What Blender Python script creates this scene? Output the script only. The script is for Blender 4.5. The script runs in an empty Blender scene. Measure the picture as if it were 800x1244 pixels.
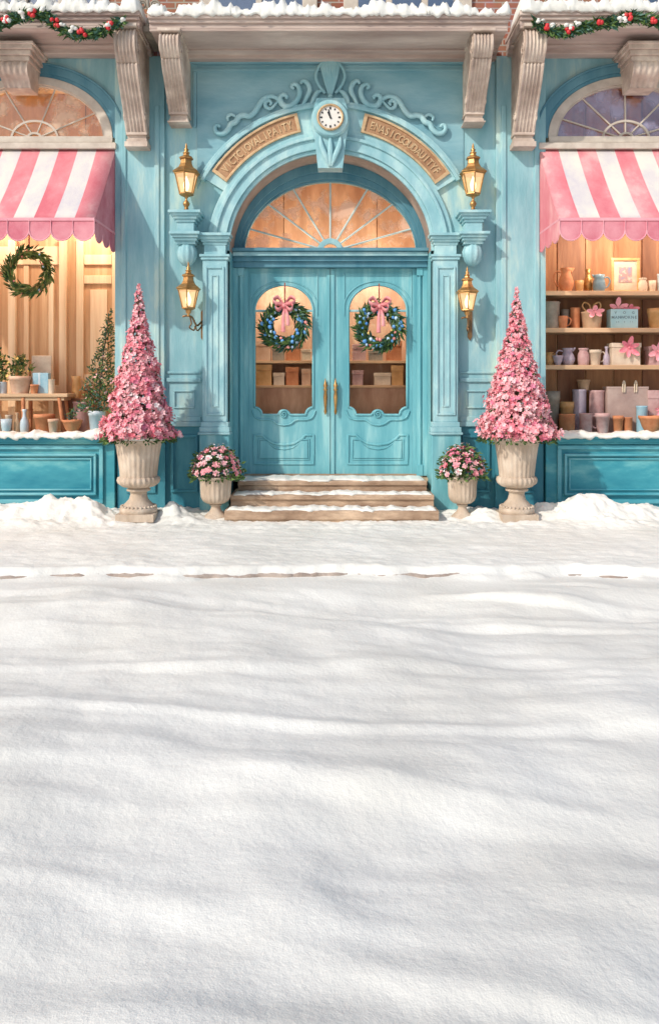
import bpy, bmesh, math, random
from mathutils import Vector, Matrix, noise
R = math.radians
PI = math.pi
rnd = random.Random(7)
scene = bpy.context.scene
COL = scene.collection

# ------------------------------------------------------------------ placing
CAMZ, DIST, F = 1.6, 10.0, 1000.0      # eye height, distance to the facade, focal length in photo pixels
def sc(p): return (DIST - p) / F
def X(px, p=0.0): return (px - 401) * sc(p)
def Z(py, p=0.0): return CAMZ + (470 - py) * sc(p)

# ------------------------------------------------------------------ materials
def new_mat(name):
    m = bpy.data.materials.new(name); m.use_nodes = True
    nt = m.node_tree; b = nt.nodes['Principled BSDF']
    return m, nt, b
def paint(name, c1, c2=None, c3=None, scale=3.0, stretch=(1, 1, 1), rough=0.6, bump=0.15, fine=40.0, metal=0.0, bscale=1.0, spec=0.35, dist=0.01):
    m, nt, b = new_mat(name)
    N = nt.nodes; L = nt.links
    tc = N.new('ShaderNodeTexCoord'); mp = N.new('ShaderNodeMapping')
    mp.inputs['Scale'].default_value = stretch
    L.new(tc.outputs['Object'], mp.inputs['Vector'])
    n1 = N.new('ShaderNodeTexNoise'); n1.inputs['Scale'].default_value = scale; n1.inputs['Detail'].default_value = 7
    n1.inputs['Roughness'].default_value = 0.62
    L.new(mp.outputs[0], n1.inputs['Vector'])
    ramp = N.new('ShaderNodeValToRGB'); e = ramp.color_ramp.elements
    c2 = c2 or tuple(min(1, x * 1.25) for x in c1)
    e[0].position = 0.34; e[0].color = (*c1, 1)
    e[1].position = 0.66; e[1].color = (*c2, 1)
    if c3:
        k = ramp.color_ramp.elements.new(0.53); k.color = (*c3, 1)
    L.new(n1.outputs['Fac'], ramp.inputs[0])
    L.new(ramp.outputs[0], b.inputs['Base Color'])
    n2 = N.new('ShaderNodeTexNoise'); n2.inputs['Scale'].default_value = fine; n2.inputs['Detail'].default_value = 4
    L.new(mp.outputs[0], n2.inputs['Vector'])
    if bump > 0:
        ad = N.new('ShaderNodeMath'); ad.operation = 'MULTIPLY_ADD'; ad.inputs[1].default_value = bscale
        L.new(n1.outputs['Fac'], ad.inputs[0]); L.new(n2.outputs['Fac'], ad.inputs[2])
        bp = N.new('ShaderNodeBump'); bp.inputs['Strength'].default_value = bump; bp.inputs['Distance'].default_value = dist
        L.new(ad.outputs[0], bp.inputs['Height']); L.new(bp.outputs[0], b.inputs['Normal'])
    b.inputs['Roughness'].default_value = rough
    b.inputs['Metallic'].default_value = metal
    b.inputs['Specular IOR Level'].default_value = spec
    return m
def emit(name, c, s):
    m, nt, b = new_mat(name)
    b.inputs['Base Color'].default_value = (*c, 1); b.inputs['Emission Color'].default_value = (*c, 1)
    b.inputs['Emission Strength'].default_value = s
    return m
def glass(name, tint=(1, 1, 1), refl=0.12, rough=0.08, wob=0.25, sc_=5.0, light_patch=0.0, light_patch_col=(.6, .5, .4)):
    m, nt, b = new_mat(name); N = nt.nodes; L = nt.links
    N.remove(b); out = N['Material Output']
    tr = N.new('ShaderNodeBsdfTransparent'); tr.inputs[0].default_value = (*tint, 1)
    gl = N.new('ShaderNodeBsdfGlossy'); gl.inputs['Roughness'].default_value = rough
    df = N.new('ShaderNodeBsdfDiffuse'); df.inputs[0].default_value = (*light_patch_col, 1)
    tc = N.new('ShaderNodeTexCoord'); ns = N.new('ShaderNodeTexNoise'); ns.inputs['Scale'].default_value = sc_; ns.inputs['Detail'].default_value = 3
    L.new(tc.outputs['Object'], ns.inputs['Vector'])
    bp = N.new('ShaderNodeBump'); bp.inputs['Strength'].default_value = wob; bp.inputs['Distance'].default_value = 0.02
    L.new(ns.outputs['Fac'], bp.inputs['Height']); L.new(bp.outputs[0], gl.inputs['Normal'])
    fr = N.new('ShaderNodeLayerWeight'); fr.inputs[0].default_value = 0.35
    ad = N.new('ShaderNodeMath'); ad.inputs[1].default_value = refl; ad.use_clamp = True
    L.new(fr.outputs['Fresnel'], ad.inputs[0])
    m1 = N.new('ShaderNodeMixShader'); L.new(ad.outputs[0], m1.inputs[0]); L.new(tr.outputs[0], m1.inputs[1]); L.new(gl.outputs[0], m1.inputs[2])
    m2 = N.new('ShaderNodeMixShader')
    mr = N.new('ShaderNodeMapRange'); mr.inputs[1].default_value = 0.48; mr.inputs[2].default_value = 0.62; mr.inputs[3].default_value = 0; mr.inputs[4].default_value = light_patch  # noise patches of flat colour paint interior glow and sky reflections on panes
    L.new(ns.outputs['Fac'], mr.inputs[0])
    L.new(mr.outputs[0], m2.inputs[0]); L.new(m1.outputs[0], m2.inputs[1]); L.new(df.outputs[0], m2.inputs[2])
    L.new(m2.outputs[0], out.inputs['Surface'])
    return m
def brick(name):
    m, nt, b = new_mat(name); N = nt.nodes; L = nt.links
    tc = N.new('ShaderNodeTexCoord'); sx = N.new('ShaderNodeSeparateXYZ'); cx = N.new('ShaderNodeCombineXYZ')
    L.new(tc.outputs['Object'], sx.inputs[0]); L.new(sx.outputs['X'], cx.inputs['X']); L.new(sx.outputs['Z'], cx.inputs['Y'])
    br = N.new('ShaderNodeTexBrick'); br.inputs['Scale'].default_value = 1.0
    br.inputs['Brick Width'].default_value = 0.21; br.inputs['Row Height'].default_value = 0.075; br.inputs['Mortar Size'].default_value = 0.009
    br.inputs['Color1'].default_value = (.36, .12, .07, 1); br.inputs['Color2'].default_value = (.47, .19, .11, 1); br.inputs['Mortar'].default_value = (.5, .42, .36, 1)
    L.new(cx.outputs[0], br.inputs['Vector'])
    ns = N.new('ShaderNodeTexNoise'); ns.inputs['Scale'].default_value = 7
    L.new(tc.outputs['Object'], ns.inputs['Vector'])
    mx = N.new('ShaderNodeMixRGB'); mx.blend_type = 'MULTIPLY'; mx.inputs[0].default_value = .5
    L.new(br.outputs['Color'], mx.inputs[1]); L.new(ns.outputs['Color'], mx.inputs[2]); L.new(mx.outputs[0], b.inputs['Base Color'])
    bp = N.new('ShaderNodeBump'); bp.inputs['Strength'].default_value = .5; bp.inputs['Distance'].default_value = .01; bp.invert = True
    L.new(br.outputs['Fac'], bp.inputs['Height']); L.new(bp.outputs[0], b.inputs['Normal'])
    b.inputs['Roughness'].default_value = .85
    return m

V_ = (1.0, 1.0, 0.16)     # brush strokes run up and down
H_ = (0.16, 1.0, 1.0)
M = {}
M['blue'] = paint('pale blue paint', (.20, .43, .48), (.50, .66, .60), (.31, .54, .58), 2.6, (1.6, 1, .35), .5, .35, 30)
M['blue2'] = paint('pale blue trim paint', (.23, .46, .51), (.47, .68, .68), (.33, .56, .60), 5, (1, 1, .5), .45, .25, 40)
M['frieze'] = paint('frieze blue paint', (.15, .35, .42), (.32, .52, .56), None, 1.8, (.4, 1, 1.2), .5, .35, 30)
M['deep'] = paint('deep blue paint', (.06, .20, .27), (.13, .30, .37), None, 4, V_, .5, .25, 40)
M['door'] = paint('door blue paint', (.11, .36, .42), (.31, .58, .60), (.18, .46, .51), 4, (1.8, 1, .22), .42, .3, 40)
M['teal'] = paint('teal paint', (.02, .22, .30), (.17, .48, .50), (.055, .32, .39), 2.2, (.5, 1, 1.3), .42, .3, 25)
M['teal_v'] = paint('teal dado paint', (.025, .19, .27), (.10, .34, .40), None, 3.0, (1, 1, .4), .45, .3, 25)
M['teal_lt'] = paint('teal bead paint', (.06, .33, .41), (.20, .50, .55), None, 3.0, (.5, 1, 1), .42, .2, 25)
M['stone'] = paint('weathered stone', (.42, .32, .26), (.78, .67, .56), (.60, .49, .41), 3.5, (1, 1, 1), .8, .5, 45)
M['stone_h'] = paint('cornice stone', (.40, .30, .26), (.72, .60, .52), (.56, .45, .39), 3.0, (.25, 1, 1.6), .8, .5, 45)
M['cream'] = paint('cream window frame', (.50, .43, .36), (.66, .59, .50), None, 6, (1, 1, 1), .6, .3, 50)
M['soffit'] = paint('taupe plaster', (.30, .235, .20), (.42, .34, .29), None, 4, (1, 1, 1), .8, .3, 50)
M['urn'] = paint('urn limestone', (.44, .34, .25), (.66, .56, .45), (.56, .45, .35), 5, (1, 1, .6), .8, .5, 40)
M['step'] = paint('sandstone', (.27, .17, .11), (.68, .50, .35), (.46, .32, .22), 5, (.5, 1, 1.3), .85, .6, 40)
M['gold'] = paint('aged brass', (.34, .17, .055), (.62, .36, .14), None, 9, (1, 1, 1), .42, .2, 60, metal=.75)
M['brass_d'] = paint('dark brass', (.16, .09, .045), (.32, .19, .09), None, 9, (1, 1, 1), .4, .2, 60, metal=.7)
M['plaque'] = paint('bronze plaque', (.33, .17, .09), (.52, .31, .17), None, 5, (1, 1, 1), .5, .4, 50, metal=.25)
M['plaque_lt'] = paint('bronze lettering', (.52, .33, .18), (.72, .52, .30), None, 9, (1, 1, 1), .45, .2, 50, metal=.3)
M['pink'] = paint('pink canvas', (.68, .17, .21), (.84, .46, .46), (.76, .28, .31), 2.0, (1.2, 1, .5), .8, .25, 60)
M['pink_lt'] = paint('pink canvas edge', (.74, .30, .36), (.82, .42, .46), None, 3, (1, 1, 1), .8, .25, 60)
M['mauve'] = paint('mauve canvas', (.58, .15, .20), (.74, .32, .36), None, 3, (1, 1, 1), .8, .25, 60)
M['white'] = paint('white canvas', (.62, .58, .62), (.82, .78, .68), None, 2.4, (1.2, 1, .5), .8, .25, 60)
M['wood'] = paint('honey wood', (.46, .25, .12), (.74, .49, .28), (.60, .36, .19), 3.0, (2.6, 1, .14), .6, .3, 25)
M['wood2'] = paint('pale honey wood', (.66, .43, .25), (.86, .66, .44), None, 3.0, (2.6, 1, .14), .6, .3, 25)
M['wood_r'] = paint('warm red wood', (.42, .24, .16), (.72, .50, .36), (.56, .36, .25), 2.5, (2.0, 1, .5), .6, .3, 25)
M['wood_b'] = paint('mid brown wood', (.30, .13, .06), (.52, .28, .14), None, 3.0, (2.2, 1, .3), .6, .3, 25)
M['wood_d'] = paint('brown wood', (.20, .085, .045), (.40, .20, .10), (.28, .13, .07), 3.0, (2.2, 1, .3), .6, .3, 25)
M['shelf'] = paint('shelf wood', (.48, .30, .17), (.68, .48, .30), None, 4, (.2, 1, 1), .6, .3, 30)
M['face'] = paint('clock face enamel', (.74, .70, .64), (.82, .79, .74), None, 6, (1, 1, 1), .4, .05, 50)
M['black'] = paint('dark paint', (.02, .02, .025), (.035, .035, .04), None, 6, (1, 1, 1), .4, 0)
M['brick'] = brick('red brick')
M['g_up'] = glass('upper window glass', (.75, .82, .9), .28, .12, .3, 3)
M['g_fan'] = glass('fanlight glass', (1, .92, .84), -.06, .2, .6, 4, .6, (.90, .62, .46))  # peach patches paint the lit interior's glow into the pane
M['g_sidew'] = glass('warm side fanlight glass', (1, .9, .8), .03, .16, .8, 3.4, .6, (.88, .66, .48))  # amber patches painted in for the warm glow behind
M['g_side'] = glass('side fanlight glass', (.92, .85, .92), .14, .16, .8, 3, .5, (.52, .50, .66))  # violet patches painted in for the sky's reflection
M['g_door'] = glass('door glass', (1, .95, .92), -.07, .1, .3, 4)
def lamp_glass():
    m, nt, b = new_mat('glowing lantern glass'); N = nt.nodes; L = nt.links
    N.remove(b); tr = N.new('ShaderNodeBsdfTransparent'); tr.inputs[0].default_value = (1, .9, .7, 1)
    em = N.new('ShaderNodeEmission'); em.inputs[0].default_value = (1, .68, .36, 1); em.inputs[1].default_value = 1.5
    gl = N.new('ShaderNodeBsdfGlossy'); gl.inputs['Roughness'].default_value = .1
    a = N.new('ShaderNodeMixShader'); a.inputs[0].default_value = .55; L.new(tr.outputs[0], a.inputs[1]); L.new(em.outputs[0], a.inputs[2])
    c = N.new('ShaderNodeMixShader'); c.inputs[0].default_value = .06; L.new(a.outputs[0], c.inputs[1]); L.new(gl.outputs[0], c.inputs[2])
    L.new(c.outputs[0], N['Material Output'].inputs['Surface']); return m
M['g_lamp'] = lamp_glass()
M['bulb'] = emit('glowing lamp bulb', (1.0, .80, .50), 6.0)
M['dim_backing'] = paint('dim interior', (.10, .13, .18), (.3, .32, .36), None, 2.0, (2, 1, .4), .8, .1)  # darkness of the upper rooms, put into the colour
M['leaf1'] = paint('dark green leaf', (.025, .07, .025), (.06, .13, .04), None, 25, rough=.55, bump=0)
M['leaf2'] = paint('mid green leaf', (.09, .17, .04), (.17, .26, .07), None, 25, rough=.55, bump=0)
M['leaf3'] = paint('olive leaf', (.18, .17, .05), (.30, .27, .09), None, 25, rough=.55, bump=0)
M['leafb'] = paint('blue green leaf', (.04, .12, .09), (.09, .20, .15), None, 25, rough=.55, bump=0)
M['f1'] = paint('rose petal', (.78, .17, .24), (.86, .32, .37), None, 20, rough=.7, bump=0)
M['f2'] = paint('pink petal', (.87, .31, .36), (.92, .45, .48), None, 20, rough=.7, bump=0)
M['f3'] = paint('pale pink petal', (.89, .48, .51), (.91, .60, .61), None, 20, rough=.7, bump=0)
M['f4'] = paint('cream petal', (.88, .72, .70), (.90, .82, .80), None, 20, rough=.7, bump=0)
M['f5'] = paint('magenta pink petal', (.70, .16, .28), (.78, .28, .38), None, 20, rough=.7, bump=0)
M['yellow'] = paint('yellow petal', (.75, .50, .12), (.85, .68, .25), None, 20, rough=.7, bump=0)
M['bark'] = paint('bark', (.12, .07, .045), (.22, .14, .09), None, 20, rough=.9, bump=.3)
M['soil'] = paint('soil', (.05, .03, .02), (.09, .06, .04), None, 20, rough=.95, bump=.3)
M['berry_b'] = paint('blue bauble', (.07, .26, .62), (.17, .42, .75), None, 8, rough=.35, bump=0)
M['berry_lb'] = paint('pale blue bauble', (.42, .60, .80), (.60, .74, .86), None, 8, rough=.35, bump=0)
M['berry_p'] = paint('coral bauble', (.75, .22, .2), (.84, .38, .34), None, 8, rough=.4, bump=0)
M['red'] = paint('red berry', (.55, .02, .03), (.72, .06, .06), None, 8, rough=.35, bump=0)
M['bow'] = paint('coral ribbon', (.75, .20, .22), (.86, .42, .42), None, 6, rough=.5, bump=.1)
M['ribbon_d'] = paint('brown red ribbon', (.30, .07, .05), (.42, .13, .09), None, 6, rough=.5, bump=.1)
M['terra'] = paint('terracotta', (.48, .17, .075), (.66, .29, .14), None, 8, rough=.7, bump=.3)
M['terra_l'] = paint('pale terracotta', (.60, .36, .24), (.74, .52, .38), None, 8, rough=.7, bump=.3)
M['ochre'] = paint('ochre glaze', (.52, .28, .10), (.70, .43, .20), None, 8, rough=.45, bump=.2)
M['greyb'] = paint('grey blue glaze', (.14, .22, .26), (.25, .34, .38), None, 8, rough=.35, bump=.2)
M['greyg'] = paint('grey stoneware', (.24, .21, .17), (.40, .35, .28), None, 8, rough=.5, bump=.2)
M['lav'] = paint('lavender stoneware', (.33, .27, .34), (.52, .46, .52), None, 8, rough=.45, bump=.2)
M['mau'] = paint('dusty rose stoneware', (.45, .25, .24), (.62, .42, .40), None, 8, rough=.5, bump=.2)
M['creamc'] = paint('cream glaze', (.58, .46, .34), (.74, .62, .48), None, 8, rough=.45, bump=.2)
M['bluec'] = paint('sky blue glaze', (.22, .42, .52), (.38, .56, .64), None, 8, rough=.4, bump=.2)
M['pbluec'] = paint('pale blue glaze', (.45, .54, .60), (.62, .69, .72), None, 8, rough=.4, bump=.2)
M['cardb'] = paint('light blue card', (.36, .62, .66), (.48, .72, .75), None, 5, rough=.7, bump=.1)
M['kraft'] = paint('kraft paper', (.42, .26, .15), (.58, .40, .26), None, 5, rough=.8, bump=.3)
M['bagp'] = paint('grey pink paper', (.36, .25, .22), (.52, .39, .34), None, 3, rough=.8, bump=.3)
M['pic'] = paint('little landscape picture', (.22, .30, .50), (.75, .68, .60), (.45, .28, .25), 14, rough=.6, bump=.1)

def snow_material():
    m, nt, b = new_mat('snow'); N = nt.nodes; L = nt.links
    tc = N.new('ShaderNodeTexCoord')
    n1 = N.new('ShaderNodeTexNoise'); n1.inputs['Scale'].default_value = 24; n1.inputs['Detail'].default_value = 5; n1.inputs['Roughness'].default_value = .6
    n2 = N.new('ShaderNodeTexNoise'); n2.inputs['Scale'].default_value = 160; n2.inputs['Detail'].default_value = 2
    vo = N.new('ShaderNodeTexVoronoi'); vo.inputs['Scale'].default_value = 38
    for n in (n1, n2, vo): L.new(tc.outputs['Object'], n.inputs['Vector'])
    a = N.new('ShaderNodeMath'); a.operation = 'MULTIPLY_ADD'; a.inputs[1].default_value = .35
    L.new(n2.outputs['Fac'], a.inputs[0]); L.new(n1.outputs['Fac'], a.inputs[2])
    a2 = N.new('ShaderNodeMath'); a2.operation = 'MULTIPLY_ADD'; a2.inputs[1].default_value = .30
    L.new(vo.outputs['Distance'], a2.inputs[0]); L.new(a.outputs[0], a2.inputs[2])
    bp = N.new('ShaderNodeBump'); bp.inputs['Strength'].default_value = .5; bp.inputs['Distance'].default_value = .009
    L.new(a2.outputs[0], bp.inputs['Height']); L.new(bp.outputs[0], b.inputs['Normal'])
    n3 = N.new('ShaderNodeTexNoise'); n3.inputs['Scale'].default_value = .9; n3.inputs['Detail'].default_value = 3
    L.new(tc.outputs['Object'], n3.inputs['Vector'])
    rp = N.new('ShaderNodeValToRGB'); rp.color_ramp.elements[0].color = (.77, .76, .70, 1); rp.color_ramp.elements[1].color = (.85, .845, .79, 1)
    rp.color_ramp.elements[0].position = .35; rp.color_ramp.elements[1].position = .6
    L.new(n3.outputs['Fac'], rp.inputs[0]); L.new(rp.outputs[0], b.inputs['Base Color'])
    b.inputs['Roughness'].default_value = .75; b.inputs['Specular IOR Level'].default_value = .25
    return m
M['snow'] = snow_material()
M['trim_pale'] = paint('pale aqua bars', (.42, .56, .56), (.62, .70, .66), None, 5, rough=.5, bump=.2)

# ------------------------------------------------------------------ mesh builder
class MB:
    def __init__(s): s.v = []; s.f = []; s.m = []; s.s = []
    def add(s, verts, faces, m=0, smooth=False, mat=None):
        o = len(s.v)
        if mat is not None: verts = [mat @ Vector(q) for q in verts]
        s.v.extend([tuple(q) for q in verts])
        for f in faces:
            s.f.append([o + i for i in f]); s.m.append(m); s.s.append(smooth)
        return s
    def box(s, x0, x1, y0, y1, z0, z1, m=0, mat=None):
        v = [(x0, y0, z0), (x1, y0, z0), (x1, y1, z0), (x0, y1, z0), (x0, y0, z1), (x1, y0, z1), (x1, y1, z1), (x0, y1, z1)]
        return s.add(v, [(0, 3, 2, 1), (4, 5, 6, 7), (0, 1, 5, 4), (1, 2, 6, 5), (2, 3, 7, 6), (3, 0, 4, 7)], m, False, mat)
    def prism(s, pts, y0, y1, m=0, smooth=False, mat=None):     # polygon in x,z pulled along y
        n = len(pts)
        v = [(x, y0, z) for x, z in pts] + [(x, y1, z) for x, z in pts]
        s.add(v, [tuple(range(n)), tuple(range(2 * n - 1, n - 1, -1))], m, False, mat)
        return s.add(v, [(i, (i + 1) % n, n + (i + 1) % n, n + i) for i in range(n)], m, smooth, mat)
    def lathe(s, prof, n=24, m=0, smooth=True, c=(0, 0, 0), flute=0, amp=0, fr=None, phase=0, mat=None):
        v = []
        for j, (r, z) in enumerate(prof):
            for i in range(n):
                a = 2 * PI * i / n + phase
                rr = r
                if flute and (fr is None or fr[0] <= z <= fr[1]): rr = r * (1 + amp * math.cos(flute * a))
                v.append((c[0] + rr * math.cos(a), c[1] + rr * math.sin(a), c[2] + z))
        fs = []
        for j in range(len(prof) - 1):
            for i in range(n):
                k = (i + 1) % n
                fs.append((j * n + i, j * n + k, (j + 1) * n + k, (j + 1) * n + i))
        s.add(v, fs, m, smooth, mat)
        return s.add(v[:n] + v[-n:], [tuple(range(n)), tuple(range(2 * n - 1, n - 1, -1))], m, False, mat)
    def tube(s, path, rad, n=8, m=0, smooth=True, flat=1.0, closed=False, mat=None):  # flat squashes along y
        path = [Vector(q) for q in path]; L = len(path)
        v = []
        for i, q in enumerate(path):
            if closed: t = path[(i + 1) % L] - path[i - 1]
            else: t = path[min(i + 1, L - 1)] - path[max(i - 1, 0)]
            if t.length < 1e-9: t = Vector((0, 0, 1))
            t.normalize()
            up = Vector((0, 1, 0)) if abs(t.y) < .95 else Vector((1, 0, 0))
            a = t.cross(up).normalized(); b = a.cross(t).normalized()
            r = rad[i] if isinstance(rad, (list, tuple)) else rad
            for k in range(n):
                w = 2 * PI * k / n
                v.append(q + a * (math.cos(w) * r) + b * (math.sin(w) * r * flat))
        fs = []
        for i in range(L if closed else L - 1):
            j = (i + 1) % L
            for k in range(n):
                l = (k + 1) % n
                fs.append((i * n + k, i * n + l, j * n + l, j * n + k))
        s.add(v, fs, m, smooth, mat)
        if not closed: s.add(v[:n] + v[-n:], [tuple(range(n)), tuple(range(2 * n - 1, n - 1, -1))], m, False, mat)
        return s
    def ball(s, c, r, m=0, n=8, k=5, sz=1.0):
        prof = [(r * max(.02, math.sin(PI * j / k)), -r * sz * math.cos(PI * j / k)) for j in range(k + 1)]
        return s.lathe(prof, n, m, True, c)
    def band(s, cx, cz, a0, b0, a1, b1, t0, t1, y0, y1, n=40, m=0):      # elliptical ring sector in the x,z plane
        v = []
        for i in range(n + 1):
            t = t0 + (t1 - t0) * i / n; c, d = math.cos(t), math.sin(t)
            v += [(cx + a0 * c, y0, cz + b0 * d), (cx + a1 * c, y0, cz + b1 * d), (cx + a1 * c, y1, cz + b1 * d), (cx + a0 * c, y1, cz + b0 * d)]
        fs = []
        for i in range(n):
            o = 4 * i
            for k in range(4):
                l = (k + 1) % 4
                fs.append((o + k, o + 4 + k, o + 4 + l, o + l))
        s.add(v, fs, m, False)
        return s.add(v[:4] + v[-4:], [(0, 1, 2, 3), (7, 6, 5, 4)], m)
    def build(s, name, mats, parent=None, loc=(0, 0, 0), bevel=0.0, rot=(0, 0, 0), recalc=True, flat_shade=False):
        me = bpy.data.meshes.new(name)
        me.from_pydata(s.v, [], s.f)
        if not isinstance(mats, (list, tuple)): mats = [mats]
        for q in mats: me.materials.append(M[q] if isinstance(q, str) else q)
        me.polygons.foreach_set('material_index', s.m)
        me.polygons.foreach_set('use_smooth', s.s)
        if recalc:
            bm = bmesh.new(); bm.from_mesh(me); bmesh.ops.recalc_face_normals(bm, faces=bm.faces); bm.to_mesh(me); bm.free()
        me.update()
        o = bpy.data.objects.new(name, me); COL.objects.link(o)
        o.location = loc; o.rotation_euler = rot
        if parent: o.parent = parent
        if bevel:
            b = o.modifiers.new('bevel', 'BEVEL'); b.width = bevel; b.segments = 2; b.limit_method = 'ANGLE'; b.angle_limit = R(40)
        return o
def tag(o, label=None, cat=None, group=None, kind=None):
    if label: o['label'] = label
    if cat: o['category'] = cat
    if group: o['group'] = group
    if kind: o['kind'] = kind
    return o
def thing(name, loc, label, cat, group=None, rz=0):
    o = bpy.data.objects.new(name, None); COL.objects.link(o); o.location = loc; o.rotation_euler = (0, 0, rz)
    o.empty_display_size = .1
    return tag(o, label, cat, group)
def smooth_path(pts, k=6):
    P = [Vector(q) for q in pts]; out = []
    for i in range(len(P) - 1):
        p0 = P[max(i - 1, 0)]; p1 = P[i]; p2 = P[i + 1]; p3 = P[min(i + 2, len(P) - 1)]
        for j in range(k):
            t = j / k
            out.append(.5 * ((2 * p1) + (p2 - p0) * t + (2 * p0 - 5 * p1 + 4 * p2 - p3) * t * t + (3 * p1 - p0 - 3 * p2 + p3) * t ** 3))
    out.append(P[-1]); return out
def fbm(x, y, z=0.0, o=4): return noise.fractal(Vector((x, y, z)), 1.0, 2.0, o)
_txt = {}
def glyph(ch):
    if ch in _txt: return _txt[ch]
    cu = bpy.data.curves.new('t', 'FONT'); cu.body = ch; cu.size = 1; cu.extrude = .06; cu.offset = .015; cu.resolution_u = 3
    ob = bpy.data.objects.new('t', cu); COL.objects.link(ob)
    dg = bpy.context.evaluated_depsgraph_get(); me = bpy.data.meshes.new_from_object(ob.evaluated_get(dg))
    vs = [tuple(v.co) for v in me.vertices]; fs = [tuple(p.vertices) for p in me.polygons]
    bpy.data.objects.remove(ob); bpy.data.curves.remove(cu); bpy.data.meshes.remove(me)
    _txt[ch] = (vs, fs); return _txt[ch]
def put_text(mb, text, place, size, thick=1.0, m=0, tall=1.0):       # place(i, n) -> (x, z, angle) centre of each glyph; faces -y
    n = len(text)
    for i, ch in enumerate(text):
        if ch == ' ': continue
        vs, fs = glyph(ch)
        xs = [v[0] for v in vs]; cx = (min(xs) + max(xs)) / 2
        x, z, a, y = place(i, n)
        vv = []
        for (u, w, d) in vs:
            u = (u - cx) * size; w = (w - .35) * size * tall
            vv.append((x + u * math.cos(a) - w * math.sin(a), y - d * size * thick, z + u * math.sin(a) + w * math.cos(a)))
        mb.add(vv, fs, m)

# ------------------------------------------------------------------ snow strips
def snow_strip(x0, x1, yb, yf0, z, h, hang, seed, parent=None, name='snow', step=.02, lump=1.0, label=None, patchy=0):
    """a lumpy layer lying on a ledge from yb (back) to yf (front edge), hanging over the front"""
    mb = MB(); n = max(4, int((x1 - x0) / step)); v = []
    K = 11
    for i in range(n + 1):
        x = x0 + (x1 - x0) * i / n
        e = min(1, min(i, n - i) / (.05 / step + 1e-6)) ** .5
        a = .60 + .75 * fbm(x * 2.6, seed, 0, 3) + .45 * fbm(x * 9, seed + 3, 0, 2)
        a = max(.15, a) * h * e * lump
        hg = hang * max(.1, .6 + .7 * fbm(x * 9, seed + 7, 0, 3)) * e
        jut = (.012 + .018 * fbm(x * 7, seed + 5)) * e
        back = patchy * max(0, .25 + fbm(x * 3.2, seed + 9, 0, 3)); yf = yf0 + back
        if back > .004: hg = .002; jut *= .3
        d = yb - yf
        prof = [(yb, z - .002), (yb, z + a * .5), (yb - d * .15, z + a * .85), (yb - d * .4, z + a), (yb - d * .65, z + a * 1.02), (yb - d * .85, z + a * .9),
                (yf - .004 - jut * .6, z + a * .6), (yf - .008 - jut, z + a * .15), (yf - .008 - jut * .9, z - hg * .5), (yf - .003, z - hg), (yf + .004, z - hg * .6)]
        for k, (yy, zz) in enumerate(prof):
            w = .30 * h * fbm(x * 13, yy * 13, zz * 8 + seed, 3) if 1 < k < 8 else 0
            v.append((x, yy, zz + w * e))
    fs = [(i * K + k, i * K + k + 1, (i + 1) * K + k + 1, (i + 1) * K + k) for i in range(n) for k in range(K - 1)]
    mb.add(v, fs, 0, True)
    mb.add(v[:K], [tuple(range(K))], 0); mb.add(v[-K:], [tuple(range(K - 1, -1, -1))], 0)
    o = mb.build(name, 'snow', parent, recalc=False)
    if label: tag(o, label, 'snow', kind='stuff')
    return o

# ================================================================== GROUND
def smst(a, b, t):
    t = max(0, min(1, (t - a) / (b - a))); return t * t * (3 - 2 * t)
def ground_h(x, y):
    p = -y
    kerb = 3.02 + .10 * fbm(x * 1.5, 4.4, 0, 4)
    side = 1 - smst(kerb - .02, kerb + .10, p)
    z = -.005 + .085 * side
    z += (.06 + .05 * smst(0, 2.5, x)) * max(0, .12 + fbm(x * 1.1, 21, 0, 4)) * math.exp(-((p - kerb - .10) / .07) ** 2)
    # pavement snow, uneven
    z += side * (.018 * fbm(x * 1.3, y * 2.2, 1, 4) + .008 * fbm(x * 6, y * 8, 2, 3))
    # road: wind drifts running across, a little slanted
    rd = smst(kerb + .02, kerb + .9, p)
    u = x * .30 + .0; w = y + .14 * x
    z += rd * (.085 * fbm(u * 1.5, w * .85, 5, 2) + .026 * fbm(x * .9, w * 2.3, 6, 3) + .03 * fbm(x * 1.3 + 7, w * 1.3, 16, 2))
    s1 = 1 - abs(fbm(x * .22 + 3, w * 1.5, 9, 2)) * 2.2       # sharp drift crests
    z += rd * .018 * max(0, s1)
    ph = (w + .75 * fbm(x * .28, y * .38, 31, 2) + .05 * fbm(x * 1.2, y * 1.2, 33, 3)) / .78
    fr_ = 1 - (ph - math.floor(ph))
    saw = (fr_ / .82) ** 1.6 if fr_ < .82 else .5 + .5 * math.cos((fr_ - .82) / .18 * PI)
    z += rd * .040 * saw * max(0, min(1, .45 + 1.2 * fbm(x * .5 + 2, y * .7, 35, 2)))
    z += rd * .004 * fbm(x * 9, y * 9, 3, 3)
    # banked snow along the foot of the wall
    def hump(cx, cp, wx, wp, hh):
        return hh * math.exp(-((x - cx) / wx) ** 2 - ((p - cp) / wp) ** 2)
    b = 0
    for cx, cp, wx, wp, hh in HUMPS: b += hump(cx, cp, wx, wp, hh)
    b += .05 * smst(.8, .2, p)
    if b > .002:
        b *= 1 + .38 * fbm(x * 4, y * 4, 11, 3)
        b += min(1, b * 12) * (.022 * fbm(x * 10, y * 10, 12, 4) + .040 * abs(fbm(x * 7, y * 9, 19, 3)))
    z += max(0, b)
    lo = smst(.75, 1.3, p) * smst(2.9, 2.2, p)
    nr = smst(1.7, .7, p)
    z += side * (nr * (.016 * fbm(x * 8, y * 8, 14, 3) + .018 * abs(fbm(x * 15, y * 15, 18, 2))) + (1 - lo) * .006 * fbm(x * 11, y * 11, 14, 3))
    return z
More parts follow.
